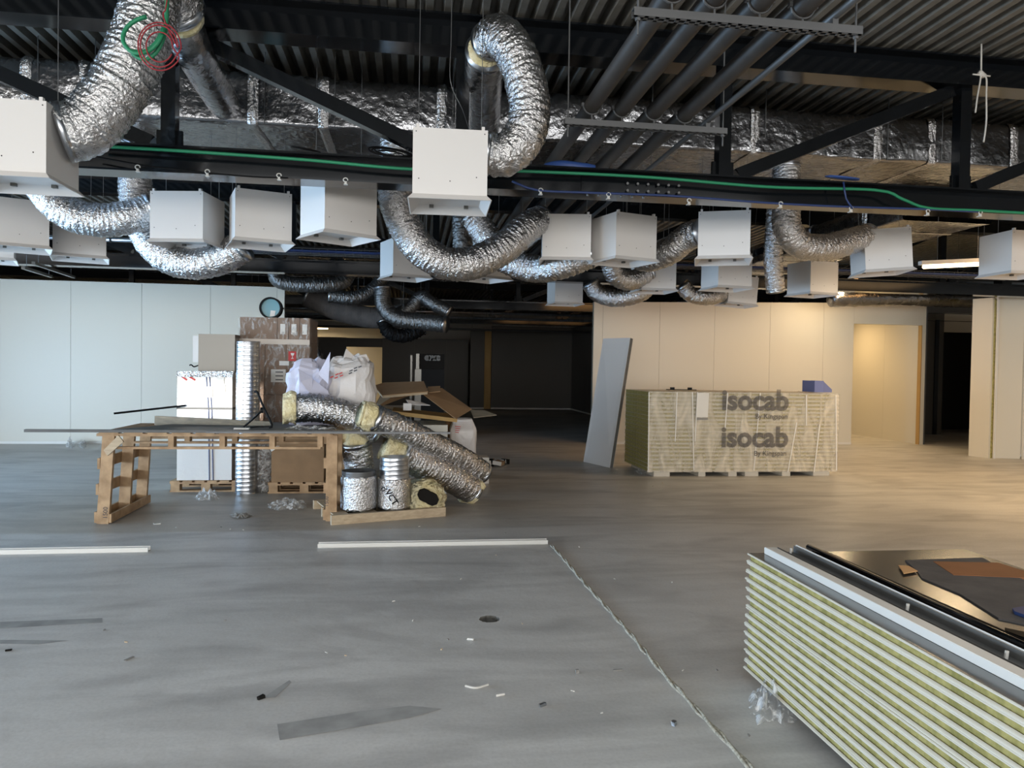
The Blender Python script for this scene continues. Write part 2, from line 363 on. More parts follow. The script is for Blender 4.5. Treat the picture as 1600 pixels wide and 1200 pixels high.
# clad pillar
pil = S(B(10.62, 11.02, 12.12, 12.5, 0, 2.9).build('pillar', 'mineral'))
MB().prism([(10.43,12.46,0),(10.535,12.10,0),(10.535,12.10,2.93),(10.43,12.46,2.93)], .05).build('wall_panel', 'panel', pil)
MB().prism([(10.565,12.09,0),(11.045,11.99,0),(11.045,11.99,2.945),(10.565,12.09,2.945)], -.06).build('wall_panel', 'panel', pil)
MB().prism([(10.525,12.1,0.0),(10.57,12.085,0.0),(10.57,12.085,2.9),(10.525,12.1,2.9)], -.03).build('rough_gap', 'mineral', pil)
for sx in (0, 1): B(10.545+sx*.5, 10.575+sx*.5, 12.03-.1*sx, 12.06-.1*sx, 0, 2.95).build('corner_trim', 'track', pil)
B(10.76, 10.96, 12.2, 12.4, 2.9, 4.22).build('steel_column', 'steel', pil)
panelwall('wall_beside_pillar', (11.12, 12.35, 0), (15.5, 12.35, 0), [1.2, 2.4, 3.6], 2.95)
# corridor in the middle
panelwall('wall_corridor_end', (2.98, 27.0, 0), (6.0, 27.0, 0), [2.95], 3.05, m='shadepanel')
panelwall('wall_corridor_side', (6.0, 27, 0), (6.0, 14.7, 0), [2.4, 4.8, 7.2, 9.6], 3.05, m='shadepanel')
pw = panelwall('wall_partition', (2.2, 27.0, 0), (2.72, 27.0, 0), [], 2.92, m='shadepanel')
B(2.72, 2.96, 26.96, 27.1, 0, 2.86).build('timber_edge', 'timber', pw)
bw = 28.0
ox0, ox1 = at(541, 560, bw).x, at(597, 560, bw).x
panelwall('wall_back', (ox1, bw, 0), (2.2, bw, 0), [1.2, 2.4], 2.55, m='shadepanel')
panelwall('wall_back_left', (-9, bw, 0), (ox0, bw, 0), [1.2, 2.4, 3.6], 2.55, m='shadepanel')
S(B(ox0, ox1, bw, bw+.1, 2.22, 2.55).build('wall_back_header', 'shadepanel'))
S(B(-9, ox1, 31, 31.1, 0, 3.1).build('wall_lit_room', 'panel')); S(B(ox1, ox1+.1, bw+.1, 31, 0, 3.1).build('wall_lit_room_side', 'panel'))
# ------------------------------------------------------------------ roof trusses
def ibeam(mb, p, q, wd, hg, t=.014):
    p, q = V(p), V(q)
    d = (q-p).normalized(); y = V((0, 1, 0)); z = y.cross(d).normalized()
    if z.z < 0: z = -z
    mb.beam(p+z*(hg/2-t/2), q+z*(hg/2-t/2), wd, t, z); mb.beam(p-z*(hg/2-t/2), q-z*(hg/2-t/2), wd, t, z)
    mb.beam(p, q, t, hg-2*t, z); return mb
posts = [-6.03, -3.9, -1.76, .374, 2.49, 4.62, 6.75, 8.9, 11.0]
for ti, (Y, lab) in enumerate(((5.72, 'black steel roof truss with green cable along it, closest to the white boxes'),
                               (11.4, 'black steel roof truss over the hall, second one back, just before the left panel wall'),
                               (17.1, 'black steel roof truss far back above the dark corridor'),
                               (22.8, 'black steel roof truss deepest in the dark, above the corridor end'))):
    t = E('roof_truss', (2, Y, 2.87), lab, 'truss')
    ibeam(MB(), (X0, Y, 2.97), (X1, Y, 2.97), .22, .2).build('bottom_chord', 'steel', t)
    ibeam(MB(), (X0, Y, 4.05), (X1, Y, 4.05), .22, .25).build('top_chord', 'steel', t)
    for i, px in enumerate(posts):
        MB().beam((px, Y, 3.07), (px, Y, 3.93), .1, .1).build('post', 'steel', t)
        B(px-.09, px+.09, Y-.014, Y+.014, 3.07, 3.2).build('gusset', 'steel', t)
        if i+1 < len(posts):
            nx = posts[i+1]
            a, b = ((px+.12, Y, 3.9), (nx-.12, Y, 3.1)) if i < 3 else ((nx-.12, Y, 3.9), (px+.12, Y, 3.1))
            if i == 3: continue
            MB().beam(a, b, .1, .1, (0, 0, 1)).build('diagonal', 'steel', t)
    if ti == 0:      # bolted splice on the lower chord
        sp = B(1.32, 1.92, Y-.022, Y-.008, 2.885, 3.05).build('splice_plate', 'steel', t)
        for r_ in range(2):
            for k in range(6):
                p = at(980+k*16, 287+r_*11+k*.7, Y-.03)
                MB().tube([p, p+V((0, -.014, 0))], .011, 6).build('bolt', 'strut', sp)
        for k in range(6):
            MB().tube([(1.36+k*.09, Y-.07, 2.858), (1.36+k*.09, Y-.07, 2.872)], .011, 6).build('bolt', 'strut', sp)
# ------------------------------------------------------------------ main foil-wrapped ducts
def wrapped(name, x0, x1, y0, y1, z0, z1, label, axis='x', bands=(), rad=.1):
    cs = []
    for cx, cz, a0 in ((y1-rad*.3, z0+rad*.3, 270), (y1-rad, z1-rad, 0), (y0+rad, z1-rad, 90), (y0+rad*.25, z0+rad*.25, 180)):
        rr = rad if a0 in (0, 90) else rad*.28
        for k in range(5):
            a = math.radians(a0+k*22.5); cs.append((cx+rr*math.cos(a), cz+rr*math.sin(a)))
    full = []
    for i, p in enumerate(cs):
        q_ = cs[(i+1) % len(cs)]; nseg = max(1, int(math.dist(p, q_)/.08))
        for k in range(nseg): full.append((p[0]+(q_[0]-p[0])*k/nseg, p[1]+(q_[1]-p[1])*k/nseg))
    L_ = (x1-x0) if axis == 'x' else (x1-x0); ns = int(L_/.06); m = MB(); nn = len(full); cy, cz = (y0+y1)/2, (z0+z1)/2
    for i in range(ns+1):
        x = x0+L_*i/ns
        for (a, b) in full:
            nz_ = noise.noise(V((x*1.6, a*3, b*3)))*.018+noise.noise(V((x*6+a*4, a*5-x*2, b*8)))*.011+noise.noise(V((x*17, a*9, b*14)))*.004
            k = 1+nz_/.4
            m.v.append(V((x, cy+(a-cy)*k, cz+(b-cz)*k)) if axis == 'x' else V((cy+(a-cy)*k, x, cz+(b-cz)*k)))
    for i in range(ns):
        for j in range(nn):
            a, b = i*nn+j, i*nn+(j+1) % nn; m.f.append((a, b, b+nn, a+nn))
    t = E(name, ((x0+x1)/2, cy, z0) if axis == 'x' else (cy, (x0+x1)/2, z0), label, 'air duct')
    m.build('duct_body', 'wrap', t, smooth=True)
    for bx in bands:
        b_ = MB(); wd = .045
        for i in range(5):
            x = bx-wd+i*wd/2
            for (a, b) in full:
                k = 1.03+.035*noise.noise(V((x*40, a*12, b*12)))+(.02 if i in (1, 2, 3) else -.01)
                b_.v.append(V((x, cy+(a-cy)*(1+(k-1)*.5), cz+(b-cz)*k)) if axis == 'x' else V((cy+(a-cy)*k, x, cz+(b-cz)*k)))
        for i in range(4):
            for j in range(nn):
                p, q_ = i*nn+j, i*nn+(j+1) % nn; b_.f.append((p, q_, q_+nn, p+nn))
        b_.build('joint_band', 'foil', t)
    for bx in list(bands)[:8]:
        for e in (y0-.01, y1+.01):
            p = (bx+.1, e, z0) if axis == 'x' else (e, bx, z0)
            MB().tube([p, (p[0], p[1], 4.25)], .004, 5).build('hanger_rod', 'strut', t)
    return t
wrapped('insulated_duct', -10, 14, 6.7, 7.85, 3.60, 4.06, 'long foil-wrapped rectangular air duct running across behind the cable truss', 'x',
        [at(x, 200, 6.7).x for x in (40, 130, 395, 505, 690, 1180, 1372, 1457, 1585)])
wrapped('insulated_duct', 7.9, 13.2, 5.65, 6.8, 3.3, 3.62, 'foil-wrapped rectangular duct running back from the cross duct at upper right', 'y', [8.6, 9.9, 11.2, 12.6])
def rtube(name, pts, r, m, parent=None, amp=.006, sc=9, n=20, step=.05, cap=True):
    P = spl(pts, step); mb = MB()
    mb.tube(P, r, n, cap, lambda i, j, a, rr, p: rr+amp*noise.noise(V((p.x*sc+math.cos(a)*2, p.y*sc+math.sin(a)*2, p.z*sc))))
    return mb.build(name, m, parent, smooth=True)
rd = E('round_duct', at(1430, 480, 13.2), 'round foil-wrapped duct behind the top of the beige panel wall', 'air duct')
rtube('duct_body', [(8.0, 13.2, 2.94), (9.4, 13.2, 3.0), (11.4, 13.2, 3.0)], .16, 'wrap', rd, .015)
MB().tube([(9.6, 13.2, 3.1), (9.6, 13.2, 4.25)], .004, 5).build('hanger_rod', 'strut', rd)
# ------------------------------------------------------------------ white plenum boxes with diffuser flange
def plenum():
    W, D, H_ = .48, .45, .455; t = .004
    root = E('diffuser_box', (0, 0, 0))
    m = MB(); e = .003
    m.box(0, W, 0, e, .03, H_).box(0, W, D-e, D, .03, H_).box(0, e, e, D-e, .03, H_).box(W-e, W, e, D-e, .03, H_).box(e, W-e, e, D-e, H_-e, H_)
    m.build('body', 'box', root, local=True)
    fl_ = MB(); a = .03
    o_ = [(-a, -a, 0), (W+a, -a, 0), (W+a, D+a, 0), (-a, D+a, 0)]; i_ = [(0, 0, .034), (W, 0, .034), (W, D, .034), (0, D, .034)]
    fl_.add(o_+i_, [(k, (k+1) % 4, 4+(k+1) % 4, 4+k) for k in range(4)])
    o2_ = [(x+(.006 if x < .2 else -.006), y+(.006 if y < .2 else -.006), -.002) for x, y, z in o_]
    i2_ = [(.03, .03, .05), (W-.03, .03, .05), (W-.03, D-.03, .05), (.03, D-.03, .05)]
    fl_.add(o_+o2_, [(k, 4+k, 4+(k+1) % 4, (k+1) % 4) for k in range(4)])
    fl_.add(o2_+i2_, [(k, 4+k, 4+(k+1) % 4, (k+1) % 4) for k in range(4)])
    fl_.build('flange', 'box', root, local=True)
    B(.02, W-.02, .02, D-.02, .05, .054).build('diffuser_plate', 'box', root, local=True)
    for sx in (.12, W-.12): MB().box(sx-.015, sx+.015, D-.07, D-.04, .03, .05).build('clip', 'casing', root, local=True)
    for sx in (.02, W-.04):
        B(sx, sx+.02, .0, .03, H_, H_+.022).build('bracket', 'box', root, local=True)
        MB().tube([(0, 0, 0), (0, 0, 1.2)], .0025, 5).build('hanger_wire', 'strut', root, local=True).location = (sx+.01, D/2, H_)
    for (x, z) in ((.02, .43), (.46, .43), (.04, .13), (.24, .12), (.41, .15)):
        MB().tube([(x, 0, z), (x, -.002, z)], .004, 6).build('screw', 'black', root, local=True)
    return root
PB = plenum(); first = [True]
def boxat(px, py, yw, label, z=2.58, corner='L', tilt=0, roll=0):
    p = fl(px, py, z); a = math.radians(yw)
    if corner == 'R': p = p - V((math.cos(a)*.48, math.sin(a)*.48, 0))
    o = PB if first[0] else copytree(PB); first[0] = False
    o.location = p; o.rotation_euler = (math.radians(tilt), math.radians(roll), a)
    md = p + V((math.cos(a)*.24-math.sin(a)*.22, math.sin(a)*.24+math.cos(a)*.22, 0))
    top = 3.60 if 6.55 < md.y < 8.0 else 3.30 if 5.5 < md.x < 6.95 and 7.7 < md.y < 13.3 else 4.235
    for ch in o.children:
        if ch.name.startswith('hanger_wire'): ch.scale = (1, 1, (top-z-.455)/1.2)
    tag(o, label, 'diffuser box', 'white diffuser boxes hung under the roof'); return o
boxat(72, 279, 1, 'big white diffuser box cut by the frame, fed by the thick foil duct', corner='R')
boxat(644, 310, -2, 'white diffuser box alone in front of the cable truss, beside the upright foil loop')
boxat(77, 390, 26, 'white diffuser box hanging behind and below the one cut by the frame', corner='R')
boxat(22, 408, 24, 'white diffuser box cut by the frame, only its lower flange showing over the left wall', corner='R')
boxat(82, 399, 21, 'white diffuser box over the left wall, behind the sagging foil duct')
boxat(234, 378, -10, 'white diffuser box joined by a sagging foil duct, outer one of the cluster of three')
boxat(367, 375, 19, 'white diffuser box in the middle of the cluster of three')
boxat(507, 363, 33, 'white diffuser box turned cornerwise, inner one of the cluster of three')
boxat(614, 431, 22, 'white diffuser box partly hidden behind the big sagging foil duct')
boxat(748, 433, 30, 'white diffuser box hidden behind the foil loop, only its flange showing')
boxat(847, 406, -9, 'white diffuser box taking the end of the big sagging foil duct')
boxat(962, 404, 18, 'white diffuser box turned cornerwise right beside the one on the sagging duct')
boxat(867, 474, 6, 'small far white diffuser box above the dark corridor')
boxat(1003, 453, 2, 'white diffuser box over the beige wall with a foil duct crossing its upper corner')
boxat(1090, 405, -22, 'bright white diffuser box with two other boxes showing right below it')
boxat(1122, 449, 6, 'white diffuser box just below and behind the bright one over the beige wall')
boxat(1137, 474, 0, 'lowest far white diffuser box just above the beige wall top', roll=4)
boxat(1353, 426, -14, 'white diffuser box tilted, taking a foil elbow next to the lit tube lamp', roll=-4)
boxat(1266, 459, 13, 'white diffuser box with a warm reflection, below the foil elbow over the beige wall')
boxat(1580, 427, 0, 'white diffuser box cut by the frame, at the end of the lit tube lamp')
# ------------------------------------------------------------------ flexible foil ducts
def flex(pts, r, label, m='foil', pitch=.034, upto=None, raw=False, cat='flexible duct', group=None, hang=True, name='flexible_duct', wool=None, foot=None, amp=1.0):
    P = [p if isinstance(p, Vector) else at(*p) for p in pts]
    if upto: P = [V((P[0].x+.02, P[0].y+.05, upto))]+P
    C_ = spl(P, .0075); mb = MB(); ph = R.random()*50
    acc = [0]
    for i in range(1, len(C_)): acc.append(acc[-1]+(C_[i]-C_[i-1]).length)
    def fn(i, j, a, rr, p):
        s_ = acc[i]
        k = math.sin(2*math.pi*(s_/pitch + a/(2*math.pi)+.9*noise.noise(V((s_*9, math.cos(a)*1.6, math.sin(a)*1.6+ph)))))
        nz_ = noise.noise(V((s_*34+ph, math.cos(a)*2.2, math.sin(a)*2.2)))*.011+noise.noise(V((s_*66+ph, math.cos(a)*4, math.sin(a)*4)))*.012
        return rr*(1+.016*k*amp)+nz_*amp
    mb.tube(C_, r, 36, True, fn)
    lo = min(C_, key=lambda p: p.z)
    t = E(name, lo-V((0, 0, r)), label, cat, group)
    mb.build('foil_jacket', m, t, smooth=True)
    # collar bands at both ends
    for a, b in ((C_[0], C_[5]), (C_[-1], C_[-6])):
        d = (b-a).normalized()
        MB().tube([a-d*.01, a+d*.035], r*1.03, 24).build('collar', 'galv', t, smooth=True)
    if hang:
        mid = C_[len(C_)//2]
        pts_ = [mid+V((0, 0, r*.98)), V((mid.x+.01, mid.y, 4.24))]
        MB().tube(pts_, .0025, 5).build('hanger_wire', 'strut', t)
    return t
G1 = 'foil flexible ducts hung from the roof'
flex([(98,207,4.95),(135,197,4.98),(180,145,5.0),(213,80,5.02),(232,25,5.05),(240,-20,5.1),(262,-15,5.2),(278,15,5.35)], .178, 'thick crinkled foil duct climbing from the frame-cut box to the roof at upper left', hang=False, group=G1)
fd = flex([(283,30,5.40),(300,75,5.6),(325,120,6.1),(352,165,6.75)], .135, 'smooth foil-wrapped branch duct dropping from the cable coil to the cross duct', 'wrap', amp=.15, hang=False, group=G1)
rtube('wool_ring', [at(281,26,5.38), at(284,34,5.42)], .15, 'wool', fd, .012, 30)
b_ = flex([(758,240,4.98),(790,241,4.97),(818,215,4.96),(828,170,4.97),(818,115,5.0),(800,75,5.05),(780,56,5.15),(764,66,5.28)], .139, 'upright foil loop duct beside the lone white box', hang=False, group=G1)
MB().tube(spl([at(774,50,5.1), at(778,22,5.1), at(786,20,5.1), at(790,40,5.1)], .01), .003, 5).build('hanger_wire', 'strut', b_)
MB().tube([at(782,21,5.1), V((at(782,21,5.1).x, 5.1, 4.24))], .0025, 5).build('hanger_wire', 'strut', b_)
fd = flex([(760,80,5.33),(756,120,5.7),(755,165,6.3),(755,205,6.85)], .15, 'smooth wrapped duct dropping behind the foil loop to the cross duct', 'wrap', amp=.15, hang=False, group=G1)
rtube('wool_ring', [at(760,76,5.3), at(757,92,5.42)], .128, 'wool', fd, .012, 30)
flex([(62,285,7.2),(85,315,7.2),(115,336,7.2),(155,344,7.2),(200,340,7.2),(240,328,7.25)], .15, 'foil duct sagging from the frame-cut box into the cluster of three boxes', group=G1)
flex([(212,275,7.6),(213,320,7.6),(228,365,7.55),(258,400,7.5),(300,412,7.45),(345,404,7.4),(380,384,7.35)], .148, 'foil duct sagging under the cluster of three white boxes', upto=3.585, hang=False, group=G1)
flex([(617,298,6.75),(627,340,6.8),(652,383,6.85),(692,410,6.9),(738,411,6.95),(785,388,7.05),(824,356,7.2),(846,345,7.35)], .152, 'big foil duct sagging in a deep curve into the white box at mid frame', upto=3.585, hang=False, group=G1)
flex([(738,335,8.0),(762,372,8.0),(792,406,7.9),(836,420,7.8),(880,413,7.6),(925,395,7.5)], .145, 'foil duct sagging behind and below the big curved one', group=G1)
flex([(722,318,8.6),(722,350,8.6),(724,395,8.6)], .115, 'short upright foil duct behind the big sagging curve', 'darkfoil', upto=3.7, group=G1)
flex([(1100,362,7.1),(1075,370,7.3),(1045,393,7.5),(1012,404,7.8),(990,395,8.1)], .14, 'foil duct slanting from the bright box down behind the cornerwise box', group=G1)
flex([(952,405,9.3),(962,430,9.4),(985,438,9.5),(1012,428,9.65)], .13, 'short foil elbow entering the box over the beige wall', group=G1)
flex([(922,442,11.2),(935,459,11.2),(965,466,11.1),(1000,458,11.0),(1020,440,11.0)], .135, 'foil duct sagging low across the beige wall end above the corridor', group=G1)
flex([(1066,446,11.0),(1080,460,11.0),(1105,465,11.0),(1135,458,11.2)], .12, 'small foil duct sagging between two boxes over the beige wall', group=G1)
flex([(1228,328,7.0),(1231,357,7.0),(1250,382,7.05),(1290,387,7.15),(1328,377,7.3),(1356,369,7.4)], .135, 'foil elbow duct bending into the tilted white box', upto=3.585, hang=False, group=G1)
flex([(1212,340,8.9),(1208,400,8.9),(1212,455,9.0)], .115, 'upright foil duct beside the box with the warm reflection', upto=4.1, group=G1)
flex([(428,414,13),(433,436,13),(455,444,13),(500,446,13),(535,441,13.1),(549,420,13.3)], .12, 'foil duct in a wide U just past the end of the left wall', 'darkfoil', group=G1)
flex([(515,462,14),(555,465,14),(585,450,14.1),(603,425,14.2)], .125, 'dark foil duct curving up in the dark, behind the wide U', 'darkfoil', group=G1)
flex([(597,448,14),(600,478,14),(620,497,13.9),(660,503,13.8),(697,507,13.6)], .15, 'dark foil duct turning level in the dark above the bags', 'darkfoil', group=G1)
flex([(612,494,14.3),(640,482,14.3),(658,464,14.3),(672,472,14.2),(702,488,14.1)], .125, 'dark foil duct forking above the level one in the dark', 'darkfoil', group=G1)
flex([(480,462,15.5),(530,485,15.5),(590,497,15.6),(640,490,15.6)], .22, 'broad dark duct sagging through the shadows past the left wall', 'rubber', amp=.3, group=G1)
flex([(598,500,15),(608,519,15),(632,525,15),(662,512,15)], .13, 'dark ribbed hose sagging above the back wall', 'black', pitch=.09, amp=1.8, group=G1)
# ------------------------------------------------------------------ pipe racks
PX = [1.223, 1.437, 1.668, 1.892]; PZ = [3.325, 3.318, 3.312, 3.305]
for k, (px, pz) in enumerate(zip(PX, PZ)):
    p = E('pipe', (px, 5, pz-.055), 'thick dark pipe on the strut hangers, %s' % ['nearest the foil loop', 'second from the foil loop', 'third from the foil loop', 'farthest of the thick ones from the foil loop'][k], 'pipe', 'dark pipes on the strut hangers')
    MB().tube([(px, -2, pz), (px, 13, pz)], .054, 20).build('pipe_run', 'pipe', p, smooth=True)
    for Y in (3.43, 5.0, 6.57):
        c = MB(); c.tube([(px+.062*math.cos(a), Y, pz+.062*math.sin(a)) for a in [math.radians(175+i*19) for i in range(11)]], .006, 6)
        c.tube([(px, Y, pz-.062), (px, Y, 3.222)], .006, 6); c.box(px-.075, px-.058, Y-.012, Y+.012, pz-.012, pz+.012); c.box(px+.058, px+.075, Y-.012, Y+.012, pz-.012, pz+.012)
        c.build('clamp', 'strut', p)
p = E('thin_pipe', (2.06, 5, 3.25), 'thin grey pipe on the strut hangers beside the thick dark ones', 'pipe')
MB().tube([(2.06, -2, 3.27), (2.06, 13, 3.27)], .02, 12).build('pipe_run', 'strut', p, smooth=True)
for Y in (3.43, 5.0, 6.57): B(2.045, 2.075, Y-.012, Y+.012, 3.222, 3.262).build('clamp', 'strut', p)
for Y, lab in ((3.43, 'slotted steel strut across the dark pipes, nearest the camera'), (5.0, 'slotted steel strut across the dark pipes, in front of the cable truss'), (6.57, 'slotted steel strut across the dark pipes, behind the cable truss')):
    t = E('strut_hanger', (1.64, Y, 3.18), lab, 'strut', 'strut hangers under the dark pipes')
    c = B(1.03, 2.2, Y-.022, Y+.022, 3.217, 3.222); c.box(1.03, 2.2, Y-.022, Y-.019, 3.18, 3.217); c.box(1.03, 2.2, Y+.019, Y+.022, 3.18, 3.217)
    c.box(1.03, 2.2, Y-.022, Y-.011, 3.178, 3.182); c.box(1.03, 2.2, Y+.011, Y+.022, 3.178, 3.182)
    for i in range(23): c.box(1.03+i*.052, 1.05+i*.052, Y-.022, Y+.022, 3.178, 3.182)
    c.build('channel', 'strut', t)
    for xx in (1.055, 2.175):
        MB().tube([(xx, Y, 3.10), (xx, Y, 4.25)], .0055, 6).build('threaded_rod', 'strut', t); MB().tube([(xx, Y, 3.165), (xx, Y, 3.178)], .014, 6).build('nut', 'strut', t)
# far cross pipes and tray above the corridor
for k, (Y, z, lab) in enumerate(((19.5, 2.82, 'shiny thin pipe running across high above the corridor, lower of two'), (20.3, 3.02, 'shiny thin pipe running across high above the corridor, upper of two'), (24, 2.75, 'thin pipe running across just above the back wall'))):
    t = E('cross_pipe', (0, Y, z), lab, 'pipe')
    MB().tube([(-8, Y, z), (5.9, Y, z)], .035, 10).build('pipe_run', 'galv' if k < 2 else 'strut', t, smooth=True)
    for xx in (-4, -1, 2, 5): MB().tube([(xx, Y, z), (xx, Y, 4.25)], .005, 5).build('hanger_rod', 'strut', t)
for k, (x0, x1, Y, z, r_, lab) in enumerate(((6.6, 9.8, 11.9, 2.98, .03, 'thin pipe running across just above the beige wall, lower one'), (6.2, 10.6, 12.3, 3.06, .035, 'thin pipe running across just above the beige wall, upper one'), (-4.6, -1.9, 10.0, 3.06, .03, 'thin pipe running across above the left wall behind the sagging duct'), (-9, -2.9, 12.4, 3.16, .04, 'thin pipe running across close above the left wall'))):
    t = E('cross_pipe', ((x0+x1)/2, Y, z), lab, 'pipe'); MB().tube([(x0, Y, z), (x1, Y, z)], r_, 10).build('pipe_run', 'galv', t, smooth=True)
    for e in (.15, .85): xx = x0+(x1-x0)*e; MB().tube([(xx, Y, z), (xx, Y, 4.25)], .004, 5).build('hanger_rod', 'strut', t)
    for e in (.3, .6): xx = x0+(x1-x0)*e; MB().tube([(xx, Y, z), (xx+.01, Y, z+.0)], r_+.012, 10).build('clamp', 'strut', t)
for k, (a, b, lab) in enumerate((((36, 418, 10.2), (80, 432, 13.2), 'pale rail slanting back above the left wall, outer one'), ((52, 411, 10.2), (116, 433, 13.6), 'pale rail slanting back above the left wall, inner one'))):
    pa_, pb_ = at(*a), at(*b); t = E('ceiling_rail', (pa_+pb_)/2, lab, 'rail'); MB().beam(pa_, pb_, .04, .04).build('rail', 'casing', t)
    for q_ in (.1, .9): e_ = pa_.lerp(pb_, q_); MB().tube([e_, V((e_.x, e_.y, 4.25))], .004, 5).build('hanger_rod', 'strut', t)
t = E('cable_tray', (2, 10.25, 2.98), 'black wire-mesh tray holding blue cables behind the white boxes', 'cable tray')
c = MB()
for dy, dz in ((-.12, .06), (-.12, 0), (-.04, 0), (.04, 0), (.12, 0), (.12, .06)): c.tube([(-3.2, 10.25+dy, 3.0+dz), (9.2, 10.25+dy, 3.0+dz)], .004, 5)
i = -3.2
while i < 9.2:
    c.tube([(i, 10.13, 3.06), (i, 10.13, 3.0), (i, 10.37, 3.0), (i, 10.37, 3.06)], .0035, 4); i += .11
c.build('wire_mesh', 'strut', t)
for k in range(5):
    rtube('cable', [(-3.2, 10.12+k*.04, 3.025), (0, 10.13+k*.035, 3.03), (3, 10.11+k*.042, 3.022), (6, 10.12+k*.04, 3.03), (9.2, 10.12+k*.04, 3.025)], .014, 'bluecable', t, 0, 1, 7, .4)
for xx in (-2.5, .2, 3, 5.3, 8.6): MB().tube([(xx, 10.12, 3.0), (xx, 10.12, 4.25)], .005, 5).build('hanger_rod', 'strut', t)
# ------------------------------------------------------------------ cables on the truss
def cable(name, pts, r, m, label, n=7, step=.06):
    C_ = spl([p if isinstance(p, Vector) else at(*p) for p in pts], step)
    return tag(MB().tube(C_, r, n).build(name, m, smooth=True), label, 'cable')
cy = 5.60
cable('green_cable', [(150,228,cy),(300,237,cy),(480,250,cy),(640,264,cy),(800,267,cy),(1000,276,cy),(1200,292,cy),(1368,297,cy),(1410,311,cy),(1450,325,cy),(1530,329,cy),(1640,335,cy)], .0125, 'greencable', 'green cable clipped along the lower chord of the roof truss')
cable('blue_cable', [(800,283,cy),(840,297,cy),(920,301,cy),(1050,306,cy),(1200,317,cy),(1320,323,cy),(1450,327,cy),(1530,331,cy)], .009, 'bluecable', 'blue cable clipped along the truss just above its lower flange')
cable('blue_cable', [(1318,284,5.58),(1322,310,5.58),(1330,322,5.58),(1332,326,5.6)], .007, 'bluecable', 'blue cable hanging down over the truss from the blue coil')
cable('black_cable', [(140,243,cy),(250,262,cy),(380,275,cy),(450,278,cy)], .006, 'black', 'thin black cable sagging along the truss under the green one')
for i, (x, y) in enumerate(((110,257),(215,261),(324,268),(436,274),(540,281),(845,297),(951,304),(1077,313),(1220,318),(1330,325),(1450,330),(1532,332))):
    p = at(x, y, 5.595); c = MB()
    c.tube([p+V((.016*math.cos(a), 0, .014*math.sin(a))) for a in [math.radians(-20+k*24) for k in range(12)]], .004, 6)
    c.box(p.x-.008, p.x+.008, p.y-.006, p.y+.012, p.z-.03, p.z-.012)
    c.box(p.x-.014, p.x+.014, p.y-.002, p.y+.03, p.z-.034, p.z-.028)
    tag(c.build('beam_clip', 'dust'), 'small white cable clip on the truss flange, %s from the thick foil duct' % (ORD[i] if i else 'first'), 'clip', 'cable clips along the truss')
def coil(name, c0, ax, ay, turns, r, m, label, seed, jit=.12, tail=None):
    rr = random.Random(seed); pts = []
    for k in range(turns):
        j = 1+jit*rr.uniform(-1, 1); dx, dy = rr.uniform(-.2, .2)*jit, rr.uniform(-.2, .2)*jit
        for a in range(0, 360, 24):
            t = math.radians(a); pts.append(c0+ax*(math.cos(t)*j+dx)+ay*(math.sin(t)*j+dy)+V((0, .008*k, 0)))
    if tail: pts = tail+pts
    return tag(MB().tube(spl(pts, .03), r, 6).build(name, m, smooth=True), label, 'cable')
P0 = at(225, 70, 4.72); s1 = 4.72/1150
cable('green_cable_coil', [V((at(262,-30,4.7).x, 4.7, 4.24)), (261,-5,4.7), (260,30,4.7), (256,58,4.7), (244,82,4.7), (228,93,4.7), (213,88,4.71), (205,80,4.7), (225,81,4.68), (243,68,4.68), (254,48,4.68), (258,40,4.69), (250,62,4.66), (232,80,4.66), (210,83,4.67), (196,72,4.68), (192,58,4.69), (199,42,4.7), (214,31,4.7), (229,26,4.7)], .0125, 'greencable', 'green cable coil hanging in front of the thick foil duct', 8, .03)
coil('cable_coil', at(248,73,4.62), V((24*s1, 0, 0)), V((0, 0, 28*s1)), 3, .0042, 'redcable', 'thin red cable coil hanging over the green coil', 5, .25, [V((at(263,-30,4.66).x, 4.66, 4.24)), at(261, 0, 4.66), at(255, 25, 4.66)])
coil('cable_coil', at(478, 243, 5.72)+V((0, 0, .05)), V((17*5.7/1150, .05, 0)), V((0, .08, .02)), 3, .005, 'black', 'small black cable coil lying on the truss chord', 8, .15)
coil('cable_coil', at(612, 250, 5.75)+V((0, 0, .06)), V((26*5.7/1150, .05, 0)), V((0, .07, .045)), 6, .006, 'black', 'tangled black cable coil on the truss chord near the lone white box', 9, .35)
coil('cable_coil', at(1318, 285, 5.7)+V((0, 0, .04)), V((30*5.7/1150, .03, 0)), V((0, .08, .02)), 4, .007, 'coil', 'blue cable coil lying on the truss chord', 12, .3)
k = MB()
pa = at(1533, 115, 5.5)
k.tube([V((pa.x-.005, 5.5, 4.22)), pa], .007, 6); k.tube(spl([pa, at(1531,130,5.5), at(1527,152,5.5), at(1524,176,5.5)], .02), .007, 6)
k.tube(spl([pa, at(1541,122,5.5), at(1541,150,5.5), at(1541,190,5.5), at(1537,222,5.5)], .02), .007, 6)
k.tube([at(1520,116,5.5), at(1547,119,5.5)], .007, 6); k.tube([pa+V((-.02,0,.015)), pa+V((.03,0,-.02))], .02, 7)
tag(k.build('dangling_rope', 'whitecord', smooth=True), 'knotted white rope dangling from the roof by the truss post', 'rope')
tag(rtube('blue_sleeve', [at(852,263,5.78), at(875,259,5.78), at(905,261,5.78), at(928,266,5.78)], .04, 'coil', None, .01), 'blue plastic sleeve lying on the truss chord under the dark pipes', 'sleeve')
tag(MB().tube(spl([V((at(706,0,5.3).x, 5.3, 4.23)), at(705,60,5.3), at(704,128,5.3), at(722,170,5.3), at(733,203,5.0)], .05), .003, 5).build('suspension_wire', 'strut'), 'thin steel wire slanting from the roof to the lone white box', 'wire')
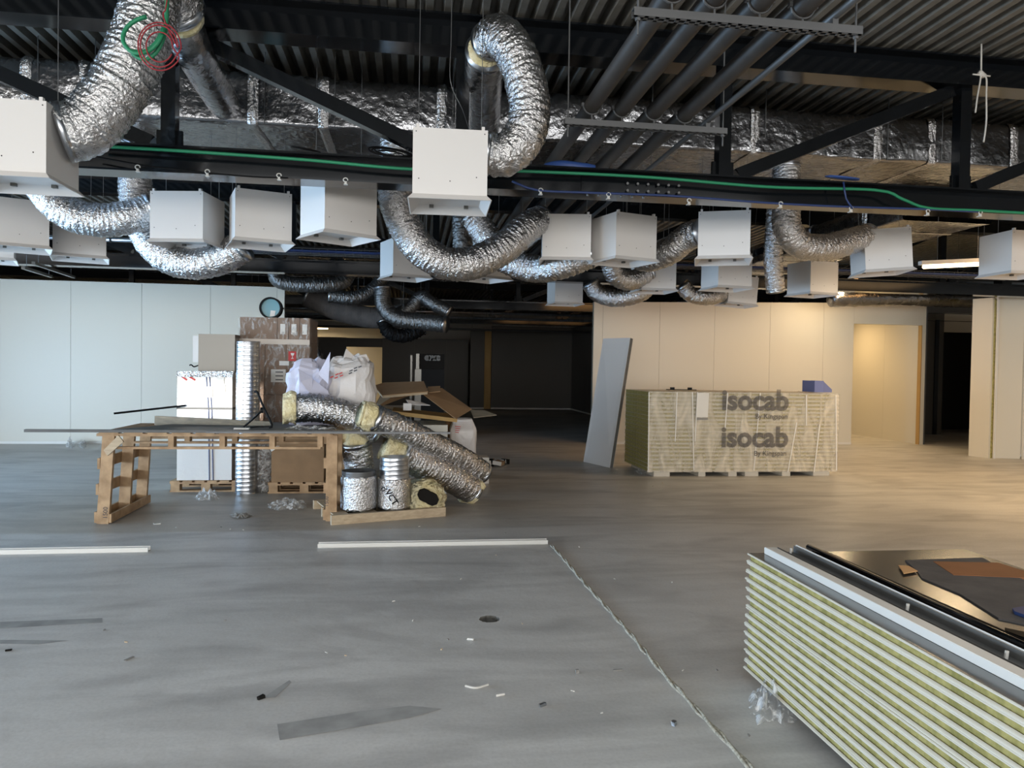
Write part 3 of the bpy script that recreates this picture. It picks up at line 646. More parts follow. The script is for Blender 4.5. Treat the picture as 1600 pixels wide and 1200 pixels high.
# ------------------------------------------------------------------ tube lamps
def lamp(p, q, label, r=.025, power=0, col=(1, .75, .45)):
    p, q = V(p), V(q); t = E('tube_lamp', (p+q)/2-V((0, 0, .05)), label, 'lamp')
    MB().tube([p, q], r, 10).build('tube', 'lamp', t, smooth=True)
    d = (q-p).normalized(); MB().beam(p+V((0, 0, .05))-d*.05, q+V((0, 0, .05))+d*.05, .07, .05).build('housing', 'box', t)
    for e in (.2, .8):
        a = p.lerp(q, e)+V((0, 0, .07)); MB().tube([a, V((a.x, a.y, 4.25))], .003, 5).build('hanger_wire', 'strut', t)
    if power:
        l = area('lamp_glow', (p+q)/2-V((0, 0, .04)), (0, 0, math.atan2(d.y, d.x)), (q-p).length, .08, power, col)
    return t
lamp(at(1443,417,8.6), at(1548,412,8.6), 'bright tube lamp glowing between the tilted box and the frame-cut box', power=35)
lamp((at(1336,442,12.6)), V((at(1336,442,12.6).x+.2, 13.8, at(1336,442,12.6).z)), 'bright tube lamp end glowing under the pipes over the beige wall', power=55)
lamp((-4.6, 29.6, 2.95), (-3.2, 29.6, 2.95), 'assumed tube lamp inside the lit back room', power=70)  # lamp assumed from the lit strip over the back wall
# ------------------------------------------------------------------ pallet table
def pallet(name, x0, x1, y0, y1, label, cat='pallet', hz=.13, nb=7, m='wood', group=None):
    t = E(name, ((x0+x1)/2, (y0+y1)/2, 0), label, cat, group)
    for sy in (0, .5, 1):
        yy = y0+.05+(y1-y0-.1)*sy
        for sx in (0, .5, 1):
            xx = x0+.06+(x1-x0-.12)*sx; B(xx-.05, xx+.05, yy-.05, yy+.05, .018, hz-.036).build('block', m, t)
        B(x0, x1, yy-.05, yy+.05, 0, .018).build('bottom_board', m, t); B(x0, x1, yy-.05, yy+.05, hz-.036, hz-.018).build('stringer', m, t)
    wd = (x1-x0)/(nb*1.25)
    for k in range(nb):
        xx = x0+wd/2+(x1-x0-wd)*k/(nb-1); B(xx-wd/2, xx+wd/2, y0, y1, hz-.018, hz).build('deck_board', m, t)
    return t
TX0, TX1, TY0, TY1 = -2.86, -.72, 7.25, 8.32
t = E('pallet_table', (-1.8, 7.8, 0), 'makeshift table of wooden pallets, two on edge as legs under a flat one', 'table')
for yy in (TY0+.03, (TY0+TY1)/2, TY1-.05):
    B(TX0, TX1, yy-.03, yy+.015, .815, .84).build('deck_board', 'wood', t); B(TX0+.12, TX1-.12, yy-.03, yy+.015, .695, .717).build('bottom_board', 'wood', t)
    for xc in [at(x, 690, TY0).x for x in (267, 347, 425, 500)]:
        B(xc-.025, xc+.025, yy-.03, yy+.06, .717, .815).build('block', 'wood', t)
for k in range(10): B(TX0+.02+k*.213, TX0+.19+k*.213, TY0, TY1, .84, .856).build('deck_board', 'wood', t)
def leg(xc, side, mtx='wood'):
    lean = .05*side
    for j, yy in enumerate((TY0+.02, TY0+.53, TY0+1.0)):
        MB().beam((xc+lean, yy, .0), (xc, yy, .84 if j else .83), .105, .045, (0, 1, 0)).build('upright', mtx, t)
    for zz in (.06, .32, .56):
        B(xc-.075+lean*(1-zz), xc-.052+lean*(1-zz), TY0, TY0+1.05, zz-.05, zz+.05).build('cross_board', mtx, t)
        if zz < .1: B(xc+.052+lean*(1-zz), xc+.075+lean*(1-zz), TY0, TY0+1.05, zz-.05, zz+.03).build('cross_board', mtx, t)
leg(-2.755, -1); leg(-.735, 0)
B(-.62, -.6, TY0, TY0+1.0, .0, .09).build('cross_board', 'wood', t)
MB().prism([at(163,703,TY0-.03), at(186,680,TY0-.03), at(194,690,TY0-.03), at(169,712,TY0-.03)][::-1], .02).build('brace', 'palewood', t)
text('1500', 'stamped_number', 'ink', t, at(167.5,811,TY0-.012), .10, (0.03, 0, 1), (-1, 0, .03))
text('1500', 'stamped_number', 'ink', t, at(513,792,TY0-.012), .09, (0.0, 0, 1), (-1, 0, 0))
# sheets and rods lying on the table
o = MB().prism([at(178,675,TY0-.02)+V((0,0,0)), at(505,677,TY0-.02), V((-.72,8.2,.868)), V((-2.45,8.3,.868)), V((-2.6,7.8,.868))], .0)
o = MB()
pl = [(-2.72, TY0-.03), (-.85, TY0-.03), (-.85, 8.2), (-2.2, 8.28), (-2.42, 7.85), (-2.52, 7.6)]
o.add([(x, y, .857) for x, y in pl]+[(x, y, .880) for x, y in pl], [tuple(range(6))[::-1], tuple(range(6, 12))]+[(i, (i+1) % 6, 6+(i+1) % 6, 6+i) for i in range(6)])
tag(o.build('dark_sheet', 'greysheet'), 'dark grey sheet lying flat on the pallet table', 'sheet')
zr = .872
def rod(px0, px1, y, Y, hgt, wd, m, lab, nm='flat_bar'):
    a, b = at(px0, y, Y), at(px1, y, Y)
    return tag(B(a.x, b.x, Y-wd/2, Y+wd/2, a.z-hgt/2, a.z+hgt/2).build(nm, m), lab, 'bar')
tag(B(at(40,675,7.2).x, at(560,675,7.2).x, 7.17, 7.215, .857, .882).build('flat_bar', 'greysheet'), 'long grey bar along the front edge of the pallet table, jutting out past its end', 'bar')
tag(B(at(320,675,7.1).x, at(704,675,7.1).x, 7.13, 7.165, .857, .875).build('flat_bar', 'strut'), 'long pale grey bar jutting past the table over the foil ducts', 'bar')
tag(MB().beam(at(178,646,8.6), at(290,633.5,9.03), .022, .022).build('thin_rod', 'steel'), 'thin dark rod sticking out behind the white wrapped box', 'rod')
# timber plank standing on edge
tag(MB().beam(at(243,657,7.95)+V((0,0,.0)), at(425,666,7.75), .04, .095).build('timber_plank', 'greywood'), 'weathered timber plank on edge across the pallet table', 'plank')
# wire stand
st = E('metal_stand', at(405,668,7.5), 'black metal stand of bent tube on the pallet table', 'stand')
a_, b_2, c_2 = at(402,613,7.5), at(425,664,7.35), at(381,667,7.35)
MB().tube(spl([at(398,612,7.52), a_, at(411,634,7.45), b_2, at(421,668,7.35)], .02), .011, 7).build('tube_frame', 'black', st)
MB().tube([at(408,643,7.45), at(395,655,7.4), c_2], .010, 7).build('tube_leg', 'steel', st); MB().tube([at(425,666,7.35), at(385,668,7.4)], .008, 6).build('tube_brace', 'steel', st)
MB().tube([at(407,641,7.44), at(411,641,7.44)], .028, 10).build('knob', 'black', st)
tag(B(*sorted((at(366,667,7.3).x, at(390,667,7.3).x)), 7.27, 7.33, .88, .895).build('white_bracket', 'dirtywhite'), 'small white bracket lying beside the metal stand', 'bracket')
# ------------------------------------------------------------------ goods behind the table
pallet('wooden_pallet', -2.75, -1.95, 9.0, 9.85, 'wooden pallet under the white wrapped box', nb=6)
wb = E('wrapped_box', (-2.4, 9.4, .13), 'white wrapped box with red marks and blue strap on a pallet behind the table', 'box')
bx0, bx1, bz1 = at(277,600,9.05).x, at(363,600,9.05).x, at(320,582,9.05).z
B(bx0, bx1, 9.05, 9.8, .13, bz1).build('carton', 'whitebox', wb)
B(bx0-.005, bx1+.005, 9.04, 9.81, at(300,638,9.05).z-.012, at(300,638,9.05).z+.012).build('dark_tape', 'greysheet', wb)
for a_, b_2 in ((326, 327), (331, 333)): MB().tube([at(a_-4,582,9.045), at(a_,640,9.045), at(b_2,752,9.045)], .006, 5).build('strap', 'bluecable', wb)
for k, (x0, x1, y0, y1) in enumerate(((323,332,604,621), (335,352,601,613), (338,350,583,600))):
    B(at(x0,610,9.04).x, at(x1,610,9.04).x, 9.036, 9.046, at(330,y1,9.04).z, at(330,y0,9.04).z).build('paper_label', 'paper', wb)
for (x0, y0, x1, y1) in ((284,588,292,594), (292,586,305,594), (305,584,316,587)):
    MB().beam(at(x0,y0,9.043), at(x1,y1,9.043), .004, .02).build('red_mark', 'red', wb)
MB().grid(lambda u, v: at(276+u*88, 580+v*9, 9.035)+V((0, .01*noise.noise(V((u*12, v*6, 0))), .004*noise.noise(V((u*15, v*4, 3))))), 20, 4).build('film_edge', 'foil', wb)
cs = E('metal_casing', (-2.4, 9.5, bz1), 'pale metal casing standing on top of the white wrapped box', 'casing')
B(at(310,540,9.4).x, at(367,540,9.4).x, 9.4, 9.85, bz1+.001, at(330,522,9.4).z).build('body', 'casing', cs); B(at(302,540,9.45).x, at(310,540,9.4).x-.002, 9.43, 9.8, bz1+.12, at(330,525,9.4).z).build('side_flange', 'box', cs)
MB().tube(spl([at(310,571,9.42), at(303,573,9.4), at(299,570,9.4), at(296,571,9.4)], .01), .008, 5).build('hook', 'black', cs)
def spiral(name, c, r, z0, z1, pitch, label, parent=None, m='galv', n=36, open_=True):
    mb = MB(); st_ = pitch/6; nz_ = int((z1-z0)/st_)
    for i in range(nz_+1):
        z = z0+(z1-z0)*i/nz_
        for j in range(n):
            a = 2*math.pi*j/n; ph = ((z/pitch)-j/n) % 1.0
            rr = r+(.0032 if ph < .17 else 0)
            mb.v.append(V((c[0]+rr*math.cos(a), c[1]+rr*math.sin(a), z)))
    for i in range(nz_):
        for j in range(n): a, b = i*n+j, i*n+(j+1) % n; mb.f.append((a, b, b+n, a+n))
    k = len(mb.v)
    for z in (z1, z1-.35 if open_ else z1):     # inner wall
        for j in range(n): a = 2*math.pi*j/n; mb.v.append(V((c[0]+(r-.004)*math.cos(a), c[1]+(r-.004)*math.sin(a), max(z, z0))))
    for j in range(n):
        a, b = k+j, k+(j+1) % n; mb.f.append((nz_*n+j, nz_*n+(j+1) % n, b, a)); mb.f.append((a, b, b+n, a+n))
    mb.f.append(tuple(k+n+j for j in range(n)))
    o = mb.build(name, m, parent, smooth=True)
    if label: tag(o, label, 'duct pipe')
    return o
sc_ = fl(382.5, 772); sc_.y += .12
spiral('spiral_duct', (sc_.x+.0, sc_.y), .132, 0, at(382,532,8.6).z, .05, 'tall galvanised spiral duct standing upright behind the pallet table')
# clear plastic roll beside it
c = MB(); p = at(410,735,9.0)
c.tube([V((p.x, 9.0, .0)), V((p.x, 9.02, .3)), V((p.x+.02, 9.0, .62))], .10, 20, True, lambda i, j, a, rr, q_: rr*(1+.12*math.sin(3*a+i)))
tag(c.build('film_roll', 'clear', smooth=True), 'roll of clear plastic film standing beside the spiral duct', 'film roll')
# cardboard box under the table on its pallet
pallet('wooden_pallet', -1.62, -.8, 8.85, 9.35, 'wooden pallet under the plain cardboard box', nb=6)
cbx = E('cardboard_box', (-1.2, 9.1, .13), 'plain brown cardboard box under the pallet table', 'box')
B(at(424,730,8.87).x, at(506,730,8.87).x, 8.87, 9.32, .13, .70).build('carton', 'card', cbx)
MB().prism([at(420,696,8.85), at(437,697,8.85), at(424,706,8.85)], .004).build('paper_label', 'paper', cbx)
# brown carton stack wrapped in film
pallet('wooden_pallet', -2.05, -1.05, 9.62, 10.5, 'wooden pallet under the film-wrapped stack of brown cartons', nb=7)
SY = 9.65
sx0, sx1 = at(374,550,SY).x, at(484,550,SY).x; ztop = at(430,496,SY).z; zs = [.13, .78, at(430,606,SY).z, at(430,584,SY).z if False else at(430,535,SY).z, ztop]
zs = [.13, .62, 1.12, at(430,533,SY).z, ztop]
xs = [sx0, sx0+(sx1-sx0)*.53, sx0+(sx1-sx0)*.69, sx0+(sx1-sx0)*.85, sx1]
tiers = ['bottom', 'second', 'third', 'top']
for ti in range(4):
    cols = xs if ti == 3 else ([sx0, sx0+(sx1-sx0)*.36, sx0+(sx1-sx0)*.66, sx1] if ti == 2 else [sx0, sx0+(sx1-sx0)*.5, sx1])
    nm = {3: ['wide', 'narrow', 'narrow', 'narrow'], 2: ['square', 'square', 'square'], 1: ['broad', 'broad'], 0: ['broad', 'broad']}[ti]
    for k, (a, b) in enumerate(zip(cols, cols[1:])):
        last = ['next to the spiral duct', 'second from the spiral duct', 'third from the spiral duct', 'farthest from the spiral duct']
        pos = last[k] if k < len(cols)-2 else 'farthest from the spiral duct'
        ct = E('carton', ((a+b)/2, SY+.4, zs[ti]), '%s brown carton in the %s tier of the wrapped stack, %s' % (nm[k], tiers[ti], pos), 'carton', 'brown cartons in the wrapped stack')
        B(a+.003, b-.003, SY+R.uniform(0, .012), SY+.8, zs[ti]+.002, zs[ti+1]-.002).build('box_body', 'carton', ct)
        if nm[k] == 'narrow':
            lz = zs[ti]+.30*(zs[ti+1]-zs[ti]); B((a+b)/2-.03, (a+b)/2+.03, SY-.004, SY+.002, lz, lz+.13).build('paper_label', 'paper', ct)
wrp = E('film_wrap', ((sx0+sx1)/2, SY+.4, .14), 'clear stretch film wrapped round the stack of brown cartons', 'film')
m = MB()
def wr_(u, v):
    per = [(sx0-.012, SY+.82), (sx0-.012, SY-.012), (sx1+.012, SY-.012), (sx1+.012, SY+.82)]
    k = min(int(u*3), 2); f_ = u*3-k; x = per[k][0]+(per[k+1][0]-per[k][0])*f_; y = per[k][1]+(per[k+1][1]-per[k][1])*f_
    n_ = .012*noise.noise(V((u*18, v*14, 1)))+.006*noise.noise(V((u*50, v*40, 1)))
    return V((x+(n_ if k != 1 else 0), y-abs(n_)*(k == 1), .14+(ztop+.0-.14)*v))
m.grid(wr_, 72, 40); m.build('film_sheet', 'wrapfilm', wrp, smooth=True)
B(sx0, sx1, SY-.018, SY-.013, at(430,538,SY).z, at(430,530,SY).z).build('tape_band', 'tapeclear', wrp)
fr = B(at(451,560,SY).x, at(463,560,SY).x, SY-.022, SY-.018, at(455,564,SY).z, at(455,549,SY).z).build('fragile_label', 'red', wrp)
q_ = at(457,556,SY-.024); g = MB(); g.prism([q_+V((-.022,0,.035)), q_+V((-.014,0,.004)), q_+V((.014,0,.004)), q_+V((.022,0,.035))], .003)
g.box(q_.x-.003, q_.x+.003, q_.y-.003, q_.y, q_.z-.03, q_.z+.005); g.box(q_.x-.016, q_.x+.016, q_.y-.003, q_.y, q_.z-.036, q_.z-.03)
g.build('glass_symbol', 'paper', fr)
for (x0, y0, x1, y1) in ((437,564,452,571), (424,577,447,597)):
    B(at(x0,y0,SY).x, at(x1,y0,SY).x, SY-.026, SY-.02, at(x0,y1,SY).z, at(x0,y0,SY).z).build('delivery_note', 'paper', wrp)
for k in range(3): B(at(431,580+k*6,SY).x, at(443,580,SY).x, SY-.029, SY-.026, at(431,582+k*6,SY).z, at(431,581+k*6,SY).z+.004).build('print_line', 'ink', wrp)
dm = E('duct_damper', at(423,497,9.8), 'round black-rimmed duct damper with teal face on top of the wrapped cartons', 'damper')
pc = at(423.5, 481.5, 9.8); rr = 16.3*9.8/1150
g = MB(); n = 32
for i, (r_, y_) in enumerate(((rr, -.05), (rr, .08), (rr-.022, .08), (rr-.022, -.05))):
    for j in range(n): a = 2*math.pi*j/n; g.v.append(V((pc.x+r_*math.cos(a), pc.y+y_, pc.z+r_*math.sin(a))))
for i in range(4):
    for j in range(n): a, b, c_, d_ = i*n+j, i*n+(j+1) % n, ((i+1) % 4)*n+(j+1) % n, ((i+1) % 4)*n+j; g.f.append((a, b, c_, d_))
g.build('rim', 'black', dm, smooth=False)
MB().tube([(pc.x, pc.y-.02, pc.z), (pc.x, pc.y-.012, pc.z)], rr-.023, 32).build('film_face', 'teal', dm)
MB().prism([pc+V((.0,-.023,-.03)), pc+V((.06,-.023,-.035)), pc+V((.05,-.023,-.1)), pc+V((-.01,-.023,-.11))][::-1], .002).build('paper_label', 'paper', dm)
B(pc.x+rr-.005, pc.x+rr+.02, pc.y-.02, pc.y+.02, pc.z-.01, pc.z+.01).build('lever', 'black', dm)
# bags on the back of the table
def blob(name, cx, cy_, z0, hw, hd, hh, seed, m, label, sharp=.09, cat='bag'):
    g = MB()
    def fn(u, v):
        a = 2*math.pi*u; b = math.pi*(v-.5); e = .55
        sp = lambda x: math.copysign(abs(x)**e, x)
        x, y, z = sp(math.cos(a))*sp(math.cos(b)), sp(math.sin(a))*sp(math.cos(b)), sp(math.sin(b))
        tap = 1-.18*(z+1)/2
        n_ = 1+sharp*noise.noise(V((x*1.7+seed, y*1.7, z*1.7)))*2+sharp*abs(noise.noise(V((x*4+seed, y*4, z*4))))-.03*abs(noise.noise(V((x*9, y*9+seed, z*3))))
        return V((cx+x*hw*n_*tap, cy_+y*hd*n_*tap, max(z0, z0+hh+z*hh*n_)))
    g.grid(fn, 30, 20)
    t = E(name, (cx, cy_, z0), label, cat)
    g.build('bag_skin', m, t); return t
pz = .862
b1 = blob('plastic_bag', at(482,600,8.0).x, 8.0, pz, .27, .2, .33, 3, 'lilac', 'lilac-white crumpled plastic bag on the table next to the printed bag', .17)
for poly in ([(497,585),(516,550),(513,600)], [(466,576),(488,590),(488,620),(470,596)], [(489,592),(512,610),(518,625),(486,618)]):
    MB().prism([at(x, y, 7.78-.02*i) for i, (x, y) in enumerate(poly)], .004).build('folded_flap', 'lilac', b1)
b2 = blob('printed_bag', at(546,600,8.05).x, 8.05, pz, .29, .22, .36, 11, 'bag', 'white plastic sack with small red print on the table', .12)
for poly in ([(536,560),(541,545),(550,553),(560,562)], [(560,556),(572,553),(577,562),(574,572)]):
    MB().prism([at(x, y, 7.95+.02*i) for i, (x, y) in enumerate(poly)], .006).build('knotted_ear', 'bag', b2)
for k, (x, y) in enumerate(((516,590),(524,586),(530,584),(523,591),(531,588),(546,580),(553,576),(545,584),(553,580),(560,574))):
    MB().beam(at(x,y,7.77), at(x+5,y-2.0,7.77), .012, .012).build('red_print', 'red' if k < 5 else 'ink', b2)
# flexible ducts lying about; wool showing at the ends
def woolend(p, d, r, parent, seed, ln=.14, hole=False, ragged=.3):
    d = V(d).normalized(); g = MB(); N_ = 8; pts = [p+d*(ln*i/N_) for i in range(N_+1)]
    if hole: pts = pts+[pts[-1]-d*(ln*.55*i/4) for i in range(1, 5)]
    m_ = len(pts)
    rs = [r*1.0]*(N_+1)
    if hole: rs += [r*.62, r*.5, r*.48, r*.44]
    g.tube(pts, rs, 26, True, lambda i, j, a, rr, q_: rr*(1+ragged*noise.noise(V((q_.x*9+seed, math.cos(a)*2, math.sin(a)*2+q_.z*9)))+.1*noise.noise(V((seed, math.cos(a)*6+i, math.sin(a)*6)))))
    return g.build('wool_lining', 'wool', parent, smooth=True)
G2 = 'foil ducts lying around the table'
p = flex([(463,638,7.62),(490,637,7.62),(525,643,7.65),(560,655,7.7),(592,672,7.75)], .142, 'foil duct lying on the table with a thick yellow wool end', group=G2, hang=False)
woolend(at(463,638,7.62), at(440,638,7.6)-at(463,638,7.62), .155, p, 1, .13)
p = flex([(583,652,7.45),(620,668,7.6),(670,692,7.85),(715,714,8.1),(752,738,8.4)], .135, 'long foil duct sloping from the table down to the floor, uppermost of the leaning pair', group=G2, hang=False)
woolend(at(583,652,7.45), at(558,645,7.4)-at(583,652,7.45), .13, p, 2, .14, hole=True)
p = flex([(628,708,7.75),(660,725,7.85),(700,744,8.0),(738,766,8.2)], .155, 'short fat foil duct under the long sloping one', group=G2, hang=False)
woolend(at(628,708,7.75), at(606,700,7.7)-at(628,708,7.75), .15, p, 4, .2, ragged=.45); woolend(at(734,764,8.18), at(745,770,8.25)-at(734,764,8.18), .158, p, 5, .05)
p = flex([(562,748,7.95),(560,715,7.9),(556,690,7.85)], .155, 'foil duct piece standing on the low pallet behind the table leg', group=G2, hang=False)
woolend(at(556,693,7.85), V((-.02, 0, 1)), .155, p, 6, .14, ragged=.35)
# low pallet carrying the cut pieces
lp = E('low_pallet', fl(606, 800), 'low wooden pallet board holding the cut duct pieces', 'pallet')
A_, B_ = fl(517,820), fl(695,806); dd = (B_-A_).normalized(); nn_ = V((-dd.y, dd.x, 0)); zup = V((0, 0, .085))
for k in range(3):
    a = A_+nn_*(.42*k); b = B_+nn_*(.42*k); MB().beam(a+V((0, 0, .045)), b+V((0, 0, .045)), .05, .09).build('board', 'palewood', lp)
for k in range(4):
    a = A_+dd*(.1+.28*k); MB().beam(a+V((0, 0, .082)), a+nn_*.88+V((0, 0, .082)), .14, .014).build('deck_board', 'palewood', lp)
def foilcan(c, r, z0, z1, label, galvtop=0, lm='galv'):
    t = E('duct_offcut', (c[0], c[1], z0), label, 'duct offcut')
    g = MB(); N_ = 14
    g.tube([(c[0], c[1], z0+(z1-z0)*i/N_) for i in range(N_+1)], r, 32, True, lambda i, j, a, rr, q_: rr*(1+.02*noise.noise(V((math.cos(a)*3, math.sin(a)*3, q_.z*20)))))
    g.build('foil_jacket', 'foil', t, smooth=True)
    spiral('spiral_liner', c, r-.012 if galvtop == 0 else r-.02, z1-.02, z1+.05+galvtop, .022 if galvtop == 0 else .045, None, t, lm)
    return t
zb = .095
c1 = fl(558,800,zb); c1.y += .17
foilcan((c1.x, c1.y), .175, zb, zb+.33, 'foil-jacketed duct offcut with open dark mouth on the low pallet', lm='strut')
c2 = fl(615,798,zb); c2.y += .17
fc = foilcan((c2.x, c2.y), .165, zb, zb+.30, 'foil-jacketed duct offcut with tall bare spiral top and handwriting', .16)
text('VCT', 'handwriting', 'black', fc, at(601,769,c2.y-.205), .16, (.55, 0, -.83), (.83, 0, .55), .002)
text("D'", 'handwriting', 'black', fc, at(594,766,c2.y-.205), .05, (.9, 0, -.4), (.4, 0, .9), .002)
we = E('wool_duct_end', fl(668,800), 'torn duct end of thick yellow wool with a dark mouth on the low pallet', 'duct offcut')
pw_ = at(655,775,8.0); woolend(pw_, at(670,780,7.35)-pw_, .185, we, 21, .6, hole=True, ragged=.22)
dk = MB(); e_ = at(669,777,7.37); dk.tube([e_+V((0, -.02, 0)), e_+V((0, .05, 0))], .085, 14, True, lambda i, j, a, rr, q_: rr*(1+.34*math.sin(2*a+.6+math.pi))); dk.build('dark_mouth', 'darkscrap', we)
MB().tube([pw_+V((-.02, .05, 0)), pw_+V((-.05, .2, .02))], .16, 20).build('foil_jacket', 'foil', we, smooth=True)
# cardboard heap right of the bags, on a wooden board over stacked goods
hb = E('goods_stack', (.3, 9.0, 0), 'stack of white packs under the flattened cardboard', 'stack')
B(at(610,700,8.75).x, at(699,700,8.75).x, 8.75, 9.5, 0, at(650,664,8.75).z).build('white_pack', 'panel', hb)
B(at(701,700,8.8).x, at(745,700,8.8).x, 9.55, 9.9, 0, at(650,666,8.8).z).build('brown_pack', 'card', hb)
MB().prism([at(612,648,8.7), at(714,660,8.7), V((at(714,660,8.7).x+.05, 9.5, at(714,660,8.7).z)), V((at(612,648,8.7).x, 9.5, at(612,648,8.7).z))], .045).build('wooden_board', 'timber', hb)
zc = at(640,648,8.7).z+.05
def cardp(poly, label, th=.008, m='card'):
    return tag(MB().prism([at(*q_) for q_ in poly], th).build('cardboard_sheet', m), label, 'cardboard')
cardp([(655,612,8.9),(712,655,8.55),(737,640,9.0),(690,607,9.4)], 'big brown cardboard sheet hanging over the edge of the heap')
cardp([(582,640,8.6),(610,622,8.7),(660,616,8.8),(672,606,9.3),(600,608,9.3)], 'bent cardboard sheet arching over the white packs')
fc_ = E('folded_carton', at(630,620,8.8), 'flat folded carton on top of the cardboard heap', 'cardboard')
MB().prism([at(584,604,8.9), at(597,619,8.6), at(669,613,8.7), at(662,597,9.1), at(600,599,9.1)], .012).build('flap', 'card', fc_)
MB().prism([at(586,607,8.88), at(598,622,8.58), at(668,616,8.68), at(668,613,8.7), at(597,619,8.6)], .004).build('edge', 'palewood', fc_)
cardp([(668,604,9.1),(688,603,9.1),(688,611,8.9),(670,613,8.9)], 'small pale carton flap behind the folded carton', .01)
cardp([(735,640,9.3),(757,641,9.3),(776,648,9.2),(740,652,9.1)], 'dark board corner jutting out past the cardboard heap', .012, 'greywood')
wp = E('white_pieces', at(640,640,8.75), 'white plastic pieces tucked under the arched cardboard', 'plastic')
B(at(630,640,8.75).x, at(643,640,8.75).x, 8.7, 8.8, zc, at(640,630,8.75).z).build('block', 'box', wp); MB().prism([at(634,624,8.8), at(660,629,8.8), at(672,633,8.7), at(640,632,8.7)], .006).build('strip', 'box', wp)
# wrapped white sack to the right
sk = E('wrapped_sack', fl(726,745), 'tall white plastic-wrapped pack with faint print beside the cardboard heap', 'pack')
g = MB(); kx0, kx1, kz = at(703,700,9.1).x, at(745,700,9.1).x, at(725,655,9.1).z
def sf(u, v):
    a = 2*math.pi*u; e = .35; sp = lambda x: math.copysign(abs(x)**e, x)
    tp = 1 if v < .85 else 1-(v-.85)*2.2
    n_ = 1+.05*noise.noise(V((math.cos(a)*3, math.sin(a)*3, v*6)))
    return V(((kx0+kx1)/2+sp(math.cos(a))*(kx1-kx0)/2*tp*n_, 9.25+sp(math.sin(a))*.17*tp*n_, kz*v))
g.grid(sf, 40, 24); g.f.append(tuple(i*25+24 for i in range(40))); g.build('pack_skin', 'bag', sk, smooth=True)
for k in range(4): MB().beam(at(711,666+k*3,9.04), at(720-k,667+k*3,9.04), .006, .008).build('print_line', 'red', sk)
cw = E('white_carton', fl(755,750), 'small white carton with a dark slot behind the duct ends', 'carton')
B(at(748,735,9.5).x, at(764,735,9.5).x, 9.5, 9.75, 0, at(755,715,9.5).z).build('box_body', 'paper', cw); B(at(757,735,9.49).x, at(760,735,9.49).x, 9.493, 9.5, at(757,742,9.5).z, at(757,733,9.5).z).build('hand_slot', 'black', cw)
# dark appliance stack in the distance
dsx0, dsx1 = at(658,600,15.5).x, at(694,600,15.5).x
d0 = E('dark_cabinet', (.4, 15.8, 0), 'black cabinet with a pale edge standing in the shadows', 'cabinet')
B(dsx0, dsx1, 15.5, 16.1, 0, at(670,577,15.5).z).build('body', 'black', d0); B(at(648,600,15.5).x, dsx0, 15.5, 16.0, 0, at(650,577,15.5).z).build('pale_edge', 'casing', d0)
d1 = E('dark_carton', (.4, 15.8, at(670,577,15.5).z), 'dark printed carton on top of the black cabinet', 'carton')
B(at(655,565,15.5).x, dsx1, 15.52, 16.1, at(670,577,15.5).z+.002, at(670,553,15.5).z).build('box_body', 'darkscrap', d1); B(at(650,565,15.5).x, at(655,565,15.5).x, 15.5, 15.56, at(670,577,15.5).z, at(670,553,15.5).z).build('film_edge', 'casing', d1)
text('OLMC', 'carton_print', 'greysheet', d1, at(664,562,15.51), .30, (1, 0, 0), (0, 0, 1), .02)
tag(B(at(641,580,16).x, at(644,580,16).x, 16, 16.3, 0, at(642,555,16).z).build('pale_board', 'casing'), 'thin pale board on edge beside the black cabinet', 'board')
d2 = E('dark_machine', (-1.7, 14.2, 0), 'dark machine with a bent handle behind the wrapped cartons', 'machine')
B(at(486,600,14).x, at(500,600,14).x, 14, 14.5, 0, at(490,552,14).z).build('body', 'greysheet', d2); MB().tube(spl([at(490,552,14), at(490,544,14), at(497,546,14), at(500,556,14)], .03), .02, 6).build('handle', 'black', d2)
# ------------------------------------------------------------------ leaning panel
lpn = E('leaning_board', fl(940, 728), 'pale grey insulated panel leaning on end beside the wrapped panel stack', 'board')
a, b, c_, d_ = fl(912,722), fl(957,733), at(985,529,11.55), at(942,529,12.2)
a, b = fl(912,721.5), fl(953,731)
hgt = V((.42, .55, 2.05))
tl, tr_ = at(943,529,12.25), at(985,528,11.6)
nrm = (b-a).cross(tl-a).normalized()
MB().prism([a, b, tr_, tl], .006).build('steel_skin', 'box', lpn)
bk = nrm*-.012
MB().prism([a-nrm*.001, b-nrm*.001, tr_-nrm*.001, tl-nrm*.001], -.05).build('core', 'mineral', lpn)
e1, e2 = b, tr_
side = (tr_-b).normalized(); out = (b-a).normalized()
MB().prism([b+out*.004, tr_+out*.004, tr_+out*.004-nrm*.05, b+out*.004-nrm*.05], .004).build('edge_profile', 'greysheet', lpn)
MB().prism([p_-nrm*.052 for p_ in (a, b, tr_, tl)], -.006).build('steel_skin', 'panel', lpn)
# ------------------------------------------------------------------ insulated panels in stacks
def panel(L_, W_, T_, longside):
    """panel with its long side along x (front edge at y=0), thickness T_; steel skins, wool core, edge profiles"""
    root = E('insulated_board', (0, 0, 0)); t = .0012
    B(.012, L_-.012, .012, W_-.012, T_*.05, T_*.95).build('wool_core', 'mineral', root, local=True)
    for k in range(2):
        m = MB(); z = T_-.0008 if k == 0 else .0008
        m.box(0, L_, 0, W_, z-.0008, z+.0008)
        s_ = -1 if k == 0 else 1; lip = T_*(.27 if k == 0 else .25)
        y0 = 0.0 if k == 0 else -.004
        prof = [(y0+.004, z), (y0, z+s_*.003), (y0, z+s_*lip*.55), (y0+.004, z+s_*lip*.8), (y0+.010, z+s_*lip)]
        nP = len(prof)
        for (sy, off) in ((1, 0), (-1, W_)):
            m.add([(0, off+sy*a, b) for a, b in prof]+[(L_, off+sy*a, b) for a, b in prof], [(i, i+1, nP+i+1, nP+i) for i in range(nP-1)])
        m.build('steel_skin', 'panel', root, local=True)
    return root
